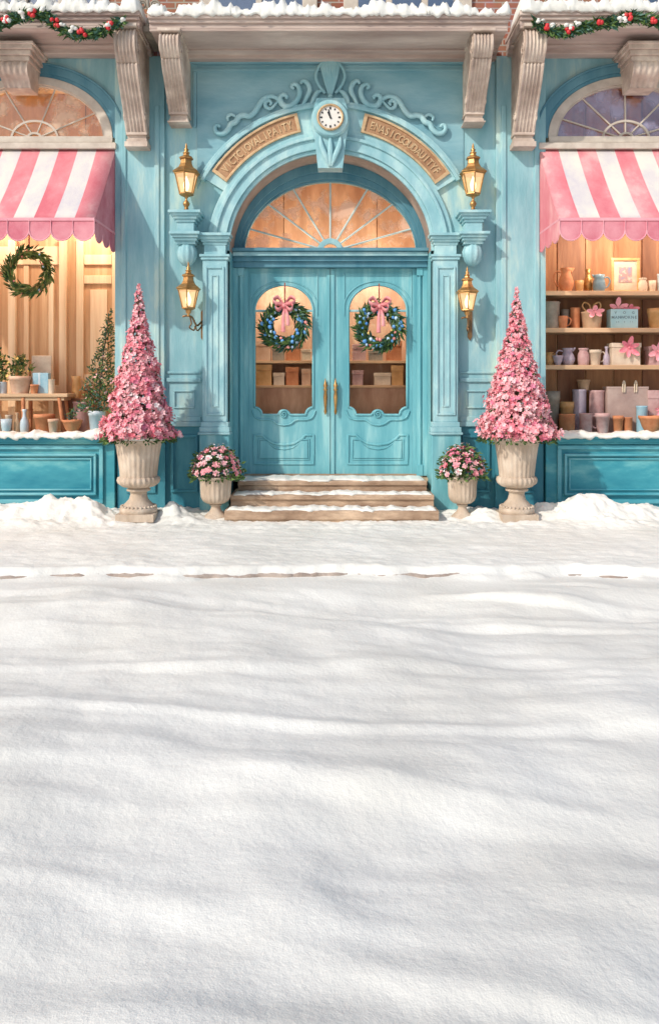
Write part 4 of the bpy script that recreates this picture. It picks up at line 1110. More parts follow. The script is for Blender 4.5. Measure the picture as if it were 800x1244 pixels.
def bouquet(px, pytop, wpx, label, seed):
    global rnd
    rnd = random.Random(seed)
    z0 = zb_s + HS - .02; rx = wpx / 2 * sc(SP); H = Z(pytop, SP) - z0
    o = thing('flower_bouquet', (X(px, SP), -SP, z0), label, 'flowers', 'flower bouquets in the small urns')
    st = MB()
    for k in range(30):
        a = rnd.random() * 6.28; r = rx * rnd.uniform(.3, .85)
        st.tube([(0, 0, 0), (r * .5 * math.cos(a), r * .5 * math.sin(a), H * .45), (r * math.cos(a), r * math.sin(a), H * rnd.uniform(.3, .8))], .003, 4)
    st.build('stem', 'leaf2', o)
    lf = MB()
    for k in range(520):
        a = rnd.random() * 6.28; e = rnd.uniform(-.45, 1.45); r = rnd.uniform(.6, 1.12)
        q = Vector((rx * r * math.cos(a) * math.cos(e), rx * r * math.sin(a) * math.cos(e) * .9, .03 + H * .85 * r * max(-.12, math.sin(e))))
        leafm(lf, q, Vector((math.cos(a), math.sin(a), .1)) + rdir() * .6, rnd.uniform(.045, .08), .034, 0 if rnd.random() < .5 else 1)
    lf.build('foliage', ['leaf1', 'leaf2'], o, recalc=False)
    bl = MB(); pts = []
    for k in range(600):
        a = rnd.random() * 6.28; e = math.asin(rnd.uniform(.02, 1))
        q = Vector((rx * .93 * math.cos(a) * math.cos(e), rx * .88 * math.sin(a) * math.cos(e), .045 + H * .86 * math.sin(e)))
        if all((q - w).length > .066 for w in pts): pts.append(q)
    for q in pts:
        d = Vector((q.x, q.y, q.z * .8)).normalized(); m = rnd.choice([0, 1, 1, 2, 2, 3, 4, 1, 2])
        r = rnd.uniform(.034, .050)
        flower(bl, q, d, r, m, 6, .35); flower(bl, q + d * .006, d, r * .68, m, 5, .6); flower(bl, q + d * .01, d, r * .34, min(m, 1), 5, .8)
    bl.build('blossom', ['f1', 'f2', 'f3', 'f4', 'f5'], o, recalc=False)
    for k in range(26):
        sp = MB(); a = rnd.random() * 6.28; e = rnd.uniform(.1, 1.4)
        q = Vector((rx * 1.1 * math.cos(a) * math.cos(e), rx * 1.0 * math.sin(a) * math.cos(e), .03 + H * 1.05 * math.sin(e)))
        sp.tube([q * .7, q], .0015, 4, 1); flower(sp, q, q, .014, 0, 5)
        sp.build('white_sprig', ['f4', 'leaf2'], o, recalc=False)
bouquet(263, 543, 60, 'round bouquet of pink and white flowers in the small urn left of the steps', 5)
bouquet(561, 543, 56, 'round bouquet of pink flowers in the small urn right of the steps', 6)

# ================================================================== WREATHS
def bow(o, x, y, z, s_, tails, mat='bow'):
    b = MB()
    for t in (-1, 1):
        for (dx, dz, k) in ((.095, .045, 1.0), (.075, -.012, .8)):
            pa = smooth_path([(x, y, z), (x + t * dx * .6 * s_, y - .02 * s_, z + (dz + .03) * s_), (x + t * dx * 1.1 * s_, y - .03 * s_, z + dz * s_), (x + t * dx * .7 * s_, y - .035 * s_, z + (dz - .03) * s_), (x, y - .012, z)], 6)
            n = len(pa); v = []
            for q in pa: v += [q + Vector((0, -.014 * s_, .017 * s_)), q + Vector((0, .014 * s_, -.017 * s_))]
            b.add(v, [(2 * i, 2 * i + 1, 2 * i + 3, 2 * i + 2) for i in range(n - 1)], 0, True)
    b.ball((x, y - .015 * s_, z), .022 * s_)
    for t, L_ in tails:
        pa = smooth_path([(x, y - .01, z), (x + t * .3 * L_, y - .022, z - L_ * .45), (x + t * .35 * L_, y - .012, z - L_)], 6); v = []
        for i, q in enumerate(pa):
            w = (.010 + .010 * i / len(pa)) * s_; v += [q + Vector((-w, 0, 0)), q + Vector((w, -.004, 0))]
        b.add(v, [(2 * i, 2 * i + 1, 2 * i + 3, 2 * i + 2) for i in range(len(pa) - 1)], 0, True)
    ob = b.build('bow', mat, o); so = ob.modifiers.new('s', 'SOLIDIFY'); so.thickness = .002
def wreath(x, y, z, r, th, label, mats, berries, seed, nleaf=520, L_=.06, hang=.2, has_bow=True, hangmat='ribbon_d'):
    global rnd
    rnd = random.Random(seed)
    o = thing('wreath', (x, y, z), label, 'wreath', 'green wreaths on the shop front')
    c = MB()
    c.tube([(r * math.cos(a), 0, r * math.sin(a)) for a in [2 * PI * k / 32 for k in range(32)]], th * .35, 8, 0, True, 1, True)
    for k in range(nleaf):
        a = rnd.random() * 2 * PI; b = rnd.random() * 2 * PI
        q = Vector(((r + th * .5 * math.cos(b)) * math.cos(a), -abs(th * .6 * math.sin(b)), (r + th * .5 * math.cos(b)) * math.sin(a)))
        tan = Vector((-math.sin(a), 0, math.cos(a))) * -1; outw = Vector((math.cos(a), 0, math.sin(a)))
        d = tan * .9 + outw * rnd.uniform(-.6, 1.1) + Vector((0, -rnd.uniform(0, .8), 0)) + rdir() * .25
        leafm(c, q, d, L_ * rnd.uniform(.7, 1.25), L_ * .32, rnd.choice([0, 0, 1, 2]))
    c.build('foliage', mats, o, recalc=False)
    if berries:
        done = []
        for (m, n, rr) in berries:
            for k in range(n):
                for tr_ in range(30):
                    a = rnd.random() * 2 * PI; w = rnd.uniform(-.55, .5) * th; q = Vector(((r + w) * math.cos(a), -th * .62 - .01, (r + w) * math.sin(a)))
                    if all((q - z_).length > rr * 1.7 for z_ in done): break
                else: continue
                done.append(q); bb = MB(); bb.ball(tuple(q), rr * rnd.uniform(.8, 1.15), 0, 10, 6)
                bb.build('bauble', ['berry_b', 'berry_lb', 'berry_p', 'yellow'][m], o)
    h = MB(); h.box(-.008, .008, -.01, -.002, r - .02, r + hang); h.build('hanger', hangmat, o)
    if has_bow: bow(o, 0, -th * .95, r + .02, 1.35, ((-.12, .33), (.5, .25)))
wy = YD - .02
wreath((346 - 401) * .0104, wy, Z(396, -wy), .225, .125, 'wreath with blue baubles and a pink bow on the left door leaf', ['leaf1', 'leaf2', 'leafb'], [(0, 20, .025), (1, 9, .022), (2, 5, .022)], 3, 620, .105, .32)
wreath((460 - 401) * .0104, wy, Z(397, -wy), .225, .125, 'wreath with blue and coral baubles and a pink bow on the right door leaf', ['leaf1', 'leaf2', 'leafb'], [(0, 22, .025), (1, 10, .022), (2, 6, .022), (3, 4, .016)], 4, 620, .105, .32)
wreath(X(36, -.12), .12, Z(331, -.12), .235, .10, 'leafy olive green wreath hanging inside the left shop window', ['leaf2', 'leaf3', 'leaf1'], [(2, 9, .012), (1, 4, .012)], 9, 380, .10, .75, False)

# ================================================================== GARLANDS
def garland(pts, label, seed, snow=18, red=6):
    global rnd
    rnd = random.Random(seed)
    path = smooth_path(pts, 10)
    o0 = path[len(path) // 2]
    o = thing('garland', tuple(o0), label, 'garland', 'snowy green garlands on the cornice')
    path = [q - o0 for q in path]
    c = MB(); c.tube(path, .012, 6, 3)
    for k in range(int(len(path) * 13)):
        i = rnd.randrange(len(path) - 1); q = path[i].lerp(path[i + 1], rnd.random())
        t = (path[i + 1] - path[i]).normalized() * rnd.choice([-1, 1])
        leafm(c, q + Vector((0, -rnd.uniform(0, .03), rnd.uniform(-.03, .03))), t * .7 + Vector((0, -rnd.uniform(.1, .7), rnd.uniform(-1.1, .7))), rnd.uniform(.06, .12), .034, rnd.choice([0, 0, 1, 2]))
    c.build('foliage', ['leaf1', 'leaf2', 'leafb', 'bark'], o, recalc=False)
    for k in range(red):
        b = MB(); i = int((k + .5) / red * (len(path) - 1)); q = path[i]
        for j in range(4): b.ball(tuple(q + Vector((rnd.uniform(-.035, .035), -.06 - rnd.random() * .02, rnd.uniform(-.035, .03)))), .026, 0, 8, 5)
        b.build('berry', 'red', o)
    for k in range(snow):
        s_ = MB()
        i = rnd.randrange(len(path)); q = path[i] + Vector((rnd.uniform(-.03, .03), -.05 - rnd.random() * .03, rnd.uniform(-.02, .05)))
        for j in range(3): s_.ball(tuple(q + rdir() * .018), rnd.uniform(.016, .032), 0, 8, 5, .7)
        s_.build('snow_clump', 'snow', o)
gp = .84
def gpt(px, py): return (X(px, gp), -gp, Z(py, gp))
garland([gpt(-60, 24), gpt(-25, 38), gpt(0, 32), gpt(14, 25), gpt(30, 21), gpt(52, 19), gpt(64, 26), gpt(80, 38), gpt(98, 42), gpt(118, 42), gpt(134, 34), gpt(150, 27)], 'green garland with red berries and snow swagged along the left cornice', 2)
garland([gpt(650, 28), gpt(662, 36), gpt(680, 40), gpt(700, 36), gpt(722, 31), gpt(745, 28), gpt(765, 22), gpt(785, 24), gpt(800, 30), gpt(830, 34), gpt(860, 24)], 'green garland with red berries and snow swagged along the right cornice', 4)

# ================================================================== SHOP GOODS
def vessel(kind, H, r):
    mb = MB()
    P = {
        'pot': [(.72, 0), (.74, .02), (.93, .78), (1.0, .79), (1.0, 1.0), (.9, 1.0), (.86, .8), (.66, .08), (.02, .07)],
        'cup': [(.70, 0), (.74, .02), (.92, .6), (1.0, 1.0), (.92, 1.0), (.84, .6), (.66, .06), (.02, .05)],
        'tumbler': [(.90, 0), (.92, .02), (.94, .93), (1.0, .95), (1.0, 1.0), (.9, 1.0), (.84, .9), (.84, .05), (.02, .04)],
        'bowl': [(.45, 0), (.5, .05), (.8, .4), (.98, .8), (1.06, .84), (1.06, 1.0), (.96, 1.0), (.9, .8), (.5, .2), (.02, .15)],
        'vase': [(.55, 0), (.6, .02), (.95, .25), (1.0, .42), (.8, .6), (.45, .72), (.38, .82), (.55, 1.0), (.45, 1.0), (.3, .82), (.02, .7)],
        'bottle': [(.80, 0), (.9, .02), (.95, .3), (.85, .5), (.4, .68), (.34, .85), (.48, .93), (.48, 1.0), (.35, 1.0), (.28, .85), (.02, .6)],
        'jar': [(.80, 0), (.9, .04), (1.0, .35), (.95, .65), (.72, .82), (.70, .88), (.86, .93), (.86, 1.0), (.7, 1.0), (.62, .86), (.02, .7)],
        'jug': [(.60, 0), (.66, .03), (.98, .28), (1.0, .42), (.82, .62), (.62, .78), (.66, .9), (.82, 1.0), (.74, 1.0), (.56, .88), (.5, .78), (.02, .6)],
        'pitcher': [(.75, 0), (.8, .03), (.95, .3), (.88, .6), (.72, .8), (.85, 1.0), (.77, 1.0), (.62, .8), (.02, .6)],
    }[kind]
    mb.lathe([(a * r, b * H) for a, b in P], 28)
    return mb
count = {}
def pot(kind, px, pytop, wpx, p, zb, mat, label, name, cat, handle=0, group='pots and vessels in the shop windows', lid=False):
    H = Z(pytop, p) - zb; r = wpx / 2 * sc(p)
    o = vessel(kind, H, r).build(name, mat, loc=(X(px, p), -p, zb)); tag(o, label, cat, group)
    if handle:
        h = MB(); s = handle; k = r * .9
        h.tube(smooth_path([(s * k * .80, 0, H * .82), (s * (k + r * .45), 0, H * .86), (s * (k + r * .75), 0, H * .62), (s * (k + r * .40), 0, H * .32), (s * k * .95, 0, H * .24)], 5), r * .11, 7)
        h.build('handle', mat, o)
        if kind in ('jug', 'pitcher'):
            s2 = MB(); s2.tube(smooth_path([(-s * r * .62, 0, H * .86), (-s * r * .9, 0, H * .96), (-s * r * 1.05, 0, H * 1.02)], 3), [r * .22 * q for q in (1, .9, .8, .7, .6, .5, .45)], 8)
            s2.build('spout', mat, o)
    if lid:
        l = MB(); l.lathe([(r * .95, H), (r * 1.0, H + .01), (r * .6, H + .03), (r * .15, H + .04), (r * .18, H + .055), (.002, H + .06)], 20); l.build('lid', mat, o)
    return o
# right shelves
SHY = .27
shz = [Z(354, -SHY), Z(399, -SHY), Z(444, -SHY)]
for z, lab in zip(shz, ('topmost wooden shelf in the right window under the framed picture', 'middle wooden shelf in the right window under the light blue box', 'lowest wooden shelf in the right window above the tall jars')):
    m = MB(); m.box(2.56, 5.88, SHY, .795, z - .045, z); m.box(2.56, 5.88, SHY - .012, SHY + .0, z - .05, z + .006)
    tag(m.build('wall_shelf', 'shelf', bevel=.005), lab, 'shelf', 'wooden shelves in the right window')
bw = MB()
rnd = random.Random(31)
for k in range(9):
    x = 2.6 + k * .37; bw.box(x, x + .355, .775, .799, 1.03, 5.4, k % 3)
bw.build('back_boards', ['wood_b', 'wood_d', 'wood_b'], B, bevel=.004)
ip = -.42
Z1, Z2, Z3, ZF = shz[0] + .001, shz[1] + .001, shz[2] + .001, 1.021
pot('jug', 687, 326, 18, ip, Z1, 'terra', 'copper coloured jug with a big handle at the left end of the topmost shelf', 'jug', 'jug', -1)
pot('cup', 703, 341, 11, ip, Z1, 'ochre', 'small ochre cup between the copper jug and the brass vase', 'cup', 'cup')
pot('vase', 714, 327, 12, ip - .08, Z1, 'gold', 'brass vase on the topmost shelf behind the grey blue jug', 'vase', 'vase')
pot('pitcher', 727, 334, 16, ip + .06, Z1, 'greyb', 'grey blue jug left of the framed picture', 'jug', 'jug', 1)
pot('jar', 780, 338, 11, ip, Z1, 'creamc', 'small pale jar just right of the framed picture', 'jar', 'jar')
pot('cup', 791, 341, 10, ip, Z1, 'creamc', 'small cream cup at the right edge of the topmost shelf', 'cup', 'cup')
pot('tumbler', 802, 333, 9, ip, Z1, 'pbluec', 'pale tumbler cut by the right edge of the photo on the topmost shelf', 'tumbler', 'tumbler')
pot('tumbler', 668, 367, 23, ip, Z2, 'greyg', 'large grey stoneware pot at the left end of the middle shelf', 'pot', 'pot')
pot('cup', 686, 376, 10, ip - .12, Z2, 'greyg', 'small grey cup behind the terracotta mug', 'cup', 'cup')
pot('cup', 683, 384, 12, ip + .07, Z2, 'terra', 'small terracotta mug in front of the grey cup', 'mug', 'mug', 1)
pot('tumbler', 698, 374, 12, ip - .05, Z2, 'terra', 'terracotta tumbler left of the bowed basket', 'tumbler', 'tumbler')
pot('pot', 796, 375, 21, ip, Z2, 'ochre', 'orange pot at the right edge of the middle shelf', 'pot', 'pot')
pot('jug', 667, 428, 12, ip, Z3, 'ochre', 'small ochre jug at the left end of the lowest shelf', 'jug', 'jug', 1)
pot('bowl', 677, 432, 12, ip + .08, Z3, 'lav', 'low lavender bowl in front of the ochre jug', 'bowl', 'bowl')
pot('jug', 689, 423, 17, ip, Z3, 'lav', 'round lavender teapot jug on the lowest shelf', 'jug', 'jug', -1)
pot('jar', 708, 423, 14, ip, Z3, 'mau', 'dusty rose jar between the lavender jug and the cream mug', 'jar', 'jar')
pot('pot', 722, 425, 15, ip, Z3, 'creamc', 'cream mug with a handle on the lowest shelf', 'mug', 'mug', 1)
pot('bottle', 736, 421, 9, ip, Z3, 'lav', 'slim pale vase left of the gift box on the lowest shelf', 'vase', 'vase')
fp, bp2 = -.36, -.58
pot('pot', 669, 475, 21, bp2, ZF, 'greyg', 'grey green pot half hidden behind the right pink tree', 'pot', 'pot')
pot('pot', 688, 488, 17, bp2 + .02, ZF, 'ochre', 'ochre pot standing behind the dark red pot', 'pot', 'pot')
pot('tumbler', 703, 473, 17, bp2, ZF, 'lav', 'tall lavender canister in the back row under the lowest shelf', 'canister', 'canister')
pot('tumbler', 724, 474, 19, bp2, ZF, 'mau', 'tall dusty rose canister left of the big paper bag', 'canister', 'canister')
pot('tumbler', 688, 503, 20, fp, ZF, 'terra', 'dark red pot in the front row next to the right pink tree', 'pot', 'pot')
pot('tumbler', 711, 502, 16, fp - .02, ZF, 'mau', 'short dusty rose pot left of the pale mug', 'pot', 'pot')
pot('pot', 731, 502, 18, fp, ZF, 'mau', 'pale mug with its handle to the left in front of the bag', 'mug', 'mug', -1)
pot('pot', 750, 505, 13, fp, ZF, 'terra', 'small terracotta pot in front of the big paper bag', 'flower pot', 'pot')
pot('tumbler', 762, 507, 11, fp - .02, ZF, 'terra', 'small red brown pot right of the terracotta pot before the bag', 'pot', 'pot')
pot('tumbler', 779, 493, 14, fp, ZF, 'bluec', 'sky blue cup on the window floor right of the bag', 'cup', 'cup')
pot('bowl', 790, 505, 28, fp + .07, ZF, 'terra', 'wide terracotta bowl at the right edge before the blue cup', 'bowl', 'bowl')
# picture
pc = thing('picture_frame', (X(760, ip), .46, Z1), 'gilt framed little landscape standing on the topmost shelf', 'picture')
hw, hh = 17.5 * sc(ip), Z(313, ip) - Z1
m = MB(); t = .035
for (a, b_, c, d) in ((-hw, hw, 0, t), (-hw, hw, hh - t, hh), (-hw, -hw + t, t - .001, hh - t + .001), (hw - t, hw, t - .001, hh - t + .001)): m.box(a, b_, -.022, .012, c, d)
m.build('frame', 'ochre', pc, bevel=.006)
m = MB(); m.box(-hw + t - .005, hw - t + .005, -.006, .004, t - .005, hh - t + .005); m.build('mount', 'creamc', pc)
m = MB(); m.box(-.085, .085, -.010, -.007, hh * .30, hh * .74); m.build('canvas', 'pic', pc)
def petal_bow(o, x, y, z, s_, mat, n=6, sq=1.0):
    b = MB()
    for k in range(n):
        a = 2 * PI * k / n + .35
        d = Vector((math.cos(a), -.35, math.sin(a) * sq)); L_ = s_ * (1.0 if k % 2 else .85)
        q = Vector((x, y, z)); side = Vector((-math.sin(a), 0, math.cos(a)))
        v = [q, q + d * L_ * .45 + side * L_ * .24, q + d * L_ * .85 + side * L_ * .16, q + d * L_, q + d * L_ * .85 - side * L_ * .16, q + d * L_ * .45 - side * L_ * .24, q + d * L_ * .5 + Vector((0, .02, 0))]
        b.add(v, [(0, 1, 6), (1, 2, 6), (2, 3, 6), (3, 4, 6), (4, 5, 6), (5, 0, 6)], 0, True)
    b.ball((x, y - .012, z), s_ * .12)
    return b.build('bow', mat, o, recalc=False)
def giftbox(px, pytop, wpx, dep, p, zb, mat, label, lid=True, name='gift_box', cat='gift box'):
    H = Z(pytop, p) - zb; w2 = wpx / 2 * sc(p)
    o = thing(name, (X(px, p), -p, zb), label, cat, 'wrapped gifts in the right window')
    m = MB(); m.box(-w2, w2, -dep / 2, dep / 2, 0, H * (.86 if lid else 1)); m.build('box_body', mat, o, bevel=.005)
    if lid:
        m = MB(); m.box(-w2 - .01, w2 + .01, -dep / 2 - .01, dep / 2 + .01, H * .80, H); m.build('lid', mat, o, bevel=.005)
    return o, H, w2
# basket with bow
o = thing('gift_basket', (X(718, ip), .42, Z2), 'small woven basket with a pink bow on the middle shelf', 'basket', 'wrapped gifts in the right window')
H = Z(379, ip) - Z2; r = 12 * sc(ip)
m = MB(); m.lathe([(r * .82, 0), (r * .86, .01), (r * 1.0, H * .9), (r * 1.04, H * .92), (r * 1.02, H), (r * .94, H), (r * .8, .02), (.01, .02)], 40, flute=20, amp=.02); m.build('basket_body', 'kraft', o)
m = MB(); 
for t in (-1, 1): m.tube(smooth_path([(t * .01, 0, H), (t * .03, 0, H + .09), (t * .09, 0, H + .12), (t * .115, 0, H + .07), (t * .06, 0, H)], 5), .010, 6)
m.build('handle', 'ochre', o)
petal_bow(o, 0, -r - .0, H * .95, .14, 'f2', 5, .6)
# blue card box
o, H, w2 = giftbox(755, 376, 33, .16, ip, Z2, 'cardb', 'light blue gift box with faint writing and pink petals on top', False)
m = MB(); ln = ['V  O  G', 'MANWORNE', 'an  e  ll']
for i, tx in enumerate(ln):
    szs = (.045, .05, .03)[i]; zz = (H * .82, H * .58, H * .36)[i]; nn = len(tx)
    put_text(m, tx, lambda k, n, zz=zz, szs=szs: ((k - (n - 1) / 2) * szs * .82, zz, 0, -.0815), szs, .3)
m.build('lettering', 'greyb', o)
petal_bow(o, -.06, -.02, H + .02, .15, 'f2', 5, .9); petal_bow(o, .10, -.02, H + .0, .13, 'f1', 5, .5)
o, H, w2 = giftbox(757, 417, 34, .18, ip, Z3, 'creamc', 'cream gift box with a large pink flower bow on the lowest shelf', True)
petal_bow(o, .02, -.12, H * .78, .15, 'f1', 6)
o, H, w2 = giftbox(795, 421, 20, .16, ip, Z3, 'mau', 'rose gift box with a pink flower bow at the right end of the lowest shelf', True)
petal_bow(o, -.01, -.12, H * .72, .15, 'f2', 6)
o, H, w2 = giftbox(797, 474, 26, .16, bp2 + .04, ZF, 'mau', 'tall rose gift box with a pink flower on its side behind the terracotta bowl', True)
petal_bow(o, .0, -.11, H * .52, .10, 'f2', 5)
# paper bag
o = thing('paper_bag', (X(759, bp2 + .03), .55, ZF), 'large grey pink paper bag with two rope handles below the gift boxes', 'bag')
H = Z(470, bp2 + .03) - ZF; w2 = 24.5 * sc(bp2)
m = MB(); m.prism([(-w2 * .97, 0), (w2 * .97, 0), (w2, H * .6), (w2 * 1.01, H), (-w2 * 1.01, H), (-w2, H * .6)], -.085, .085); m.box(-w2 * 1.03, w2 * 1.03, -.09, .09, H - .025, H + .004); m.build('bag_body', 'bagp', o, bevel=.005)
for xx in (-.055, .095):
    m = MB(); m.tube(smooth_path([(xx - .012, -.095, H - .07), (xx - .013, -.10, H + .04), (xx, -.10, H + .075), (xx + .013, -.10, H + .04), (xx + .012, -.095, H - .07)], 5), .010, 6); m.build('handle', 'creamc', o)
pot('pot', 708, 461, 16, bp2 - .02, Z(474, bp2), 'kraft', 'small kraft coloured pot standing on top of the tall lavender canister', 'pot', 'pot')

# left window: bench with pots
lp_ = -.55
BT = Z(478, lp_)
bn = thing('wooden_bench', (X(20, lp_), .55, ZF), 'low wooden bench in the left window carrying pots and a blue box', 'bench')
bx0 = X(-60, lp_) - bn.location.x; bx1 = X(87, lp_) - bn.location.x; bh = BT - ZF
m = MB(); m.box(bx0, bx1, -.16, .17, bh - .045, bh); m.box(bx0 + .04, bx1 - .05, -.13, .14, bh - .09, bh - .046); m.build('bench_top', 'shelf', bn, bevel=.008)
for (xx, tilt) in ((X(33, lp_) - bn.location.x, 0), (X(76, lp_) - bn.location.x, .06), (bx0 + .1, -.05)):
    for yy in (-.12, .13):
        m = MB(); m.tube([(xx, yy, bh - .05), (xx + tilt, yy * 1.05, 0)], [.026, .021], 10)
        if tilt == 0: m.lathe([(.026, .05), (.036, .06), (.026, .08)], 12, c=(xx, yy, bh * .5 - .03))
        m.build('leg', 'terra', bn)
bp3 = -.50
pot('pot', 25, 457, 27, bp3, BT, 'terra_l', 'wide pale terracotta pot with a yellow flowering plant on the bench', 'flower pot', 'pot')
pot('tumbler', 4, 464, 10, bp3, BT, 'pbluec', 'pale blue cup at the left edge of the bench', 'cup', 'cup')
pot('pot', 42, 467, 10, bp3 + .06, BT, 'terra', 'tiny terracotta pot on the bench before the blue box', 'flower pot', 'pot')
pot('tumbler', 63, 461, 8, bp3 + .04, BT, 'creamc', 'slim cream cup at the right end of the bench', 'cup', 'cup')
o = MB(); o.box(-.10, .10, -.05, .05, 0, Z(453, bp3) - BT); o.box(-.03, .0, -.052, .052, 0, Z(453, bp3) - BT + .002, 1); tag(o.build('blue_box', ['bluec', 'pbluec'], loc=(X(51, bp3 - .03), .53, BT), bevel=.005), 'sky blue box standing on the bench behind the cream cup', 'box')
o = MB(); o.box(-.13, .13, -.012, .012, 0, Z(431, bp3) - BT, 0, Matrix.Rotation(R(-5), 4, 'X')); tag(o.build('cream_board', 'creamc', loc=(X(46, lp_), .66, BT), bevel=.02), 'blank cream board leaning on the wall behind the blue box', 'board')
pf = -.40
pot('cup', 8, 509, 13, pf + .06, ZF, 'pbluec', 'pale blue cup under the bench left of the two bottles', 'cup', 'cup')
pot('tumbler', 11, 504, 9, pf - .06, ZF, 'creamc', 'small cream cup behind the pale blue cup under the bench', 'cup', 'cup')
pot('bottle', 21, 501, 8, pf, ZF, 'kraft', 'small brown bottle under the bench beside the blue bottle', 'bottle', 'bottle')
pot('bottle', 30, 497, 11, pf, ZF, 'pbluec', 'pale blue bottle with a narrow neck under the bench', 'bottle', 'bottle')
pot('bottle', -2, 489, 9, pf, ZF, 'creamc', 'cream bottle cut by the left edge of the photo under the bench', 'bottle', 'bottle')
pot('pot', 54, 503, 25, pf - .05, ZF, 'terra', 'wide terracotta pot under the bench right of its turned leg', 'flower pot', 'pot')
pot('pot', 65, 509, 13, pf + .07, ZF, 'terra_l', 'small pale pink pot in front of the wide terracotta pot', 'flower pot', 'pot')
pot('bowl', 88, 510, 23, pf + .02, ZF, 'terra', 'terracotta bowl planted with a small green shoot', 'flower pot', 'pot')
pot('tumbler', 101, 488, 24, -.66, ZF, 'mau', 'large dusty rose pot behind the terracotta bowl', 'pot', 'pot', lid=False)
m = MB(); m.box(-.19, .19, -.10, .10, 0, Z(484, -.72) - ZF)
o = m.build('wooden_crate', 'wood_d', loc=(X(94, -.78), .82, ZF), bevel=.006); tag(o, 'plain wooden crate under the copper pitcher by the panelled wall', 'crate')
pot('pitcher', 93, 457, 12, -.80, Z(484, -.72), 'ochre', 'tall copper pitcher with a handle standing beside the bench', 'pitcher', 'pitcher', 1)
pot('pot', 118, 499, 21, pf, ZF, 'pbluec', 'white pot holding the green shrub at the right of the left window', 'flower pot', 'pot')
def bush(loc, n, shape, mats, label, name, cat, seed, L_=.06, blossoms=None, trunk=None):
    global rnd
    rnd = random.Random(seed)
    o = thing(name, loc, label, cat)
    if trunk:
        t = MB(); t.tube(trunk, [.016 - .012 * i / (len(trunk) - 1) for i in range(len(trunk))], 8)
        for k in range(16):
            q = shape(rnd); t.tube([(q.x * .2, q.y * .2, max(0, q.z - .08)), tuple(q)], [.005, .002], 4)
        t.build('trunk', 'bark', o)
    c = MB()
    for k in range(n):
        q = shape(rnd); d = Vector((q.x, q.y, .05)) * 2 + rdir() * .6 + Vector((0, 0, .3))
        leafm(c, q, d, L_ * rnd.uniform(.6, 1.3), L_ * .42, rnd.randrange(len(mats)))
    c.build('foliage', mats, o, recalc=False)
    if blossoms:
        b = MB()
        for k in range(blossoms[0]):
            q = shape(rnd) * 1.06; flower(b, q, Vector((q.x, q.y - .2, .2)), blossoms[2] * rnd.uniform(.7, 1.2), 0)
        b.build('blossom', blossoms[1], o, recalc=False)
    return o
def cone_shape(H, r, lean=0, pw=.8):
    def f(g):
        u = 1 - math.sqrt(g.random() * .98); a = g.random() * 6.28; rr = r * (1 - u) ** pw * math.sqrt(g.random()) * (1 + .25 * math.sin(u * 30 + a * 2))
        return Vector((rr * math.cos(a) + lean * u, rr * math.sin(a) * .6, u * H))
    return f
zs = Z(499, pf) - .03; Hs = Z(372, pf) - zs
bush((X(119, pf), .40, zs), 1300, cone_shape(Hs, .25, .16), ['leaf1', 'leaf1', 'leaf2', 'leafb'], 'dark green leafy shrub leaning at the right edge of the left window', 'potted_shrub', 'shrub', 61, .05, (26, 'f3', .016), [(0, 0, 0), (.03, 0, Hs * .3), (.08, 0, Hs * .6), (.14, 0, Hs * .9)])
def dome(H, r):
    def f(g):
        a = g.random() * 6.28; e = g.uniform(0, 1.5); k = g.uniform(.4, 1)
        return Vector((r * k * math.cos(a) * math.cos(e), r * k * .6 * math.sin(a) * math.cos(e), H * k * math.sin(e) + .01))
    return f
bush((X(22, bp3), .50, Z(457, bp3) - .02), 170, dome(Z(432, bp3) - Z(457, bp3) + .02, .19), ['leaf2', 'leaf3', 'leaf1'], 'yellow flowering plant in the wide pot on the bench', 'potted_plant', 'plant', 62, .075, (26, 'yellow', .022))
bush((X(-4, bp3 + .05), .46, BT + .1), 260, dome(Z(420, bp3) - BT - .1, .13), ['leaf2', 'leaf3', 'leaf1'], 'taller yellow flowering plant cut by the left edge of the photo', 'potted_plant', 'plant', 63, .07, (34, 'yellow', .022))
pot('pot', -6, 468, 12, bp3 + .05, BT, 'terra', 'terracotta pot under the taller yellow plant at the left edge', 'flower pot', 'pot')
bush((X(88, pf + .02), .38, Z(510, pf) - .02), 60, dome(.16, .09), ['leaf2', 'leafb'], 'small green shoot growing in the terracotta bowl', 'potted_plant', 'plant', 64, .04)

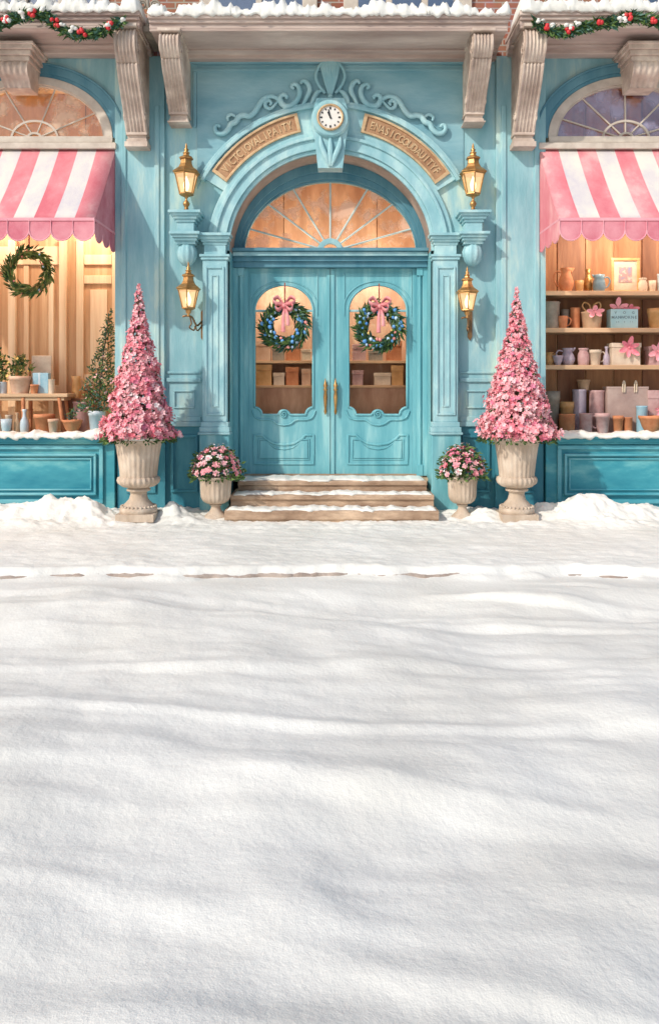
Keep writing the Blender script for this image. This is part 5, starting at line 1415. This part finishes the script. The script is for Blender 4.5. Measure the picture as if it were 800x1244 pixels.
# behind the entrance glass: shelves with boxes
es = thing('display_shelves', (0, .95, .46), 'wooden shelf unit with pale edges seen through the glass of the blue doors', 'shelf')
ez = [Z(468, -.75) - .46, Z(438, -.75) - .46]
m = MB()
for z in ez: m.box(-1.15, 1.15, -.16, .16, z - .035, z)
m.build('shelf_board', 'shelf', es, bevel=.004)
m = MB(); m.box(-1.18, -1.15, -.16, .17, 0, 2.0); m.box(1.15, 1.18, -.16, .17, 0, 2.0); m.box(-1.15, 1.15, -.145, -.13, 0, ez[0] - .036); m.box(-1.15, 1.15, .161, .175, ez[0], ez[1] + .5); m.build('side_board', 'wood_r', es)  # front panel below the shelves is added to catch the lamp light
rnd = random.Random(77)
boxes = [(318, 438, 22, 24, 'terra_l', 'salmon'), (338, 438, 14, 17, 'greyg', 'grey'), (356, 438, 17, 22, 'terra', 'rust red'), (372, 438, 11, 14, 'creamc', 'cream'),
         (436, 438, 16, 20, 'mau', 'dusty rose'), (456, 438, 17, 12, 'greyg', 'grey'), (478, 438, 18, 24, 'terra', 'rust red'),
         (320, 467, 20, 25, 'ochre', 'ochre'), (339, 467, 13, 15, 'creamc', 'cream'), (355, 467, 15, 22, 'terra', 'rust red'), (372, 467, 11, 20, 'terra_l', 'salmon'),
         (434, 467, 13, 18, 'mau', 'dusty rose'), (464, 467, 20, 15, 'creamc', 'cream'), (482, 467, 14, 24, 'ochre', 'ochre')]
for i, (px, zlev, wp, hp, mt, cn) in enumerate(boxes):
    pz = -.86; z = .46 + (ez[1] if zlev == 438 else ez[0]) + .001
    w2 = wp / 2 * sc(pz); hgt = hp * sc(pz)
    m = MB(); m.box(-w2, w2, -.05, .06, 0, hgt * .78); m.box(-w2 - .006, w2 + .006, -.056, .066, hgt * .72, hgt)
    o = m.build('storage_box', mt, loc=(X(px, pz), -pz, z), bevel=.004)
    side = 'left' if px < 400 else 'right'
    tag(o, '%s box on the %s shelf seen through the %s door' % (cn, 'upper' if zlev == 438 else 'lower', side), 'box', 'boxes on the shelves behind the doors')

# ================================================================== CAMERA, LIGHT
cam = bpy.data.cameras.new('camera'); co = bpy.data.objects.new('camera', cam); COL.objects.link(co)
co.location = (0, -DIST, CAMZ); co.rotation_euler = (PI / 2, 0, 0)
cam.sensor_fit = 'VERTICAL'; cam.sensor_height = 36; cam.sensor_width = 36
cam.lens = 36 * F / 1244; cam.shift_y = -(622 - 470) / 1244; cam.shift_x = -1 / 1244
cam.clip_end = 500; cam.clip_start = .05
scene.camera = co
W = bpy.data.worlds.new('World'); scene.world = W; W.use_nodes = True
nt = W.node_tree; bg = nt.nodes['Background']; sk = nt.nodes.new('ShaderNodeTexSky'); sk.sky_type = 'NISHITA'; sk.sun_disc = False
EL, AZ = R(35), R(46)           # sun stands in front of the facade, to the left
sk.sun_elevation = EL
d = Vector((-math.sin(AZ) * math.cos(EL), -math.cos(AZ) * math.cos(EL), math.sin(EL)))   # towards the sun
sk.sun_rotation = math.atan2(d.x, d.y)
sk.air_density = 1.0; sk.dust_density = 1.5; sk.ozone_density = 1.0
nt.links.new(sk.outputs[0], bg.inputs[0]); bg.inputs[1].default_value = .15
su = bpy.data.lights.new('sun', 'SUN'); su.energy = 3.1; su.angle = R(1.2); su.color = (1, .93, .84)
so_ = bpy.data.objects.new('sun', su); COL.objects.link(so_); so_.rotation_euler = (-d).to_track_quat('-Z', 'Y').to_euler(); so_.location = d * 30
vs = scene.view_settings; vs.view_transform = 'Standard'; vs.look = 'None'; vs.gamma = 1; vs.use_curve_mapping = False
vs.exposure = -.10
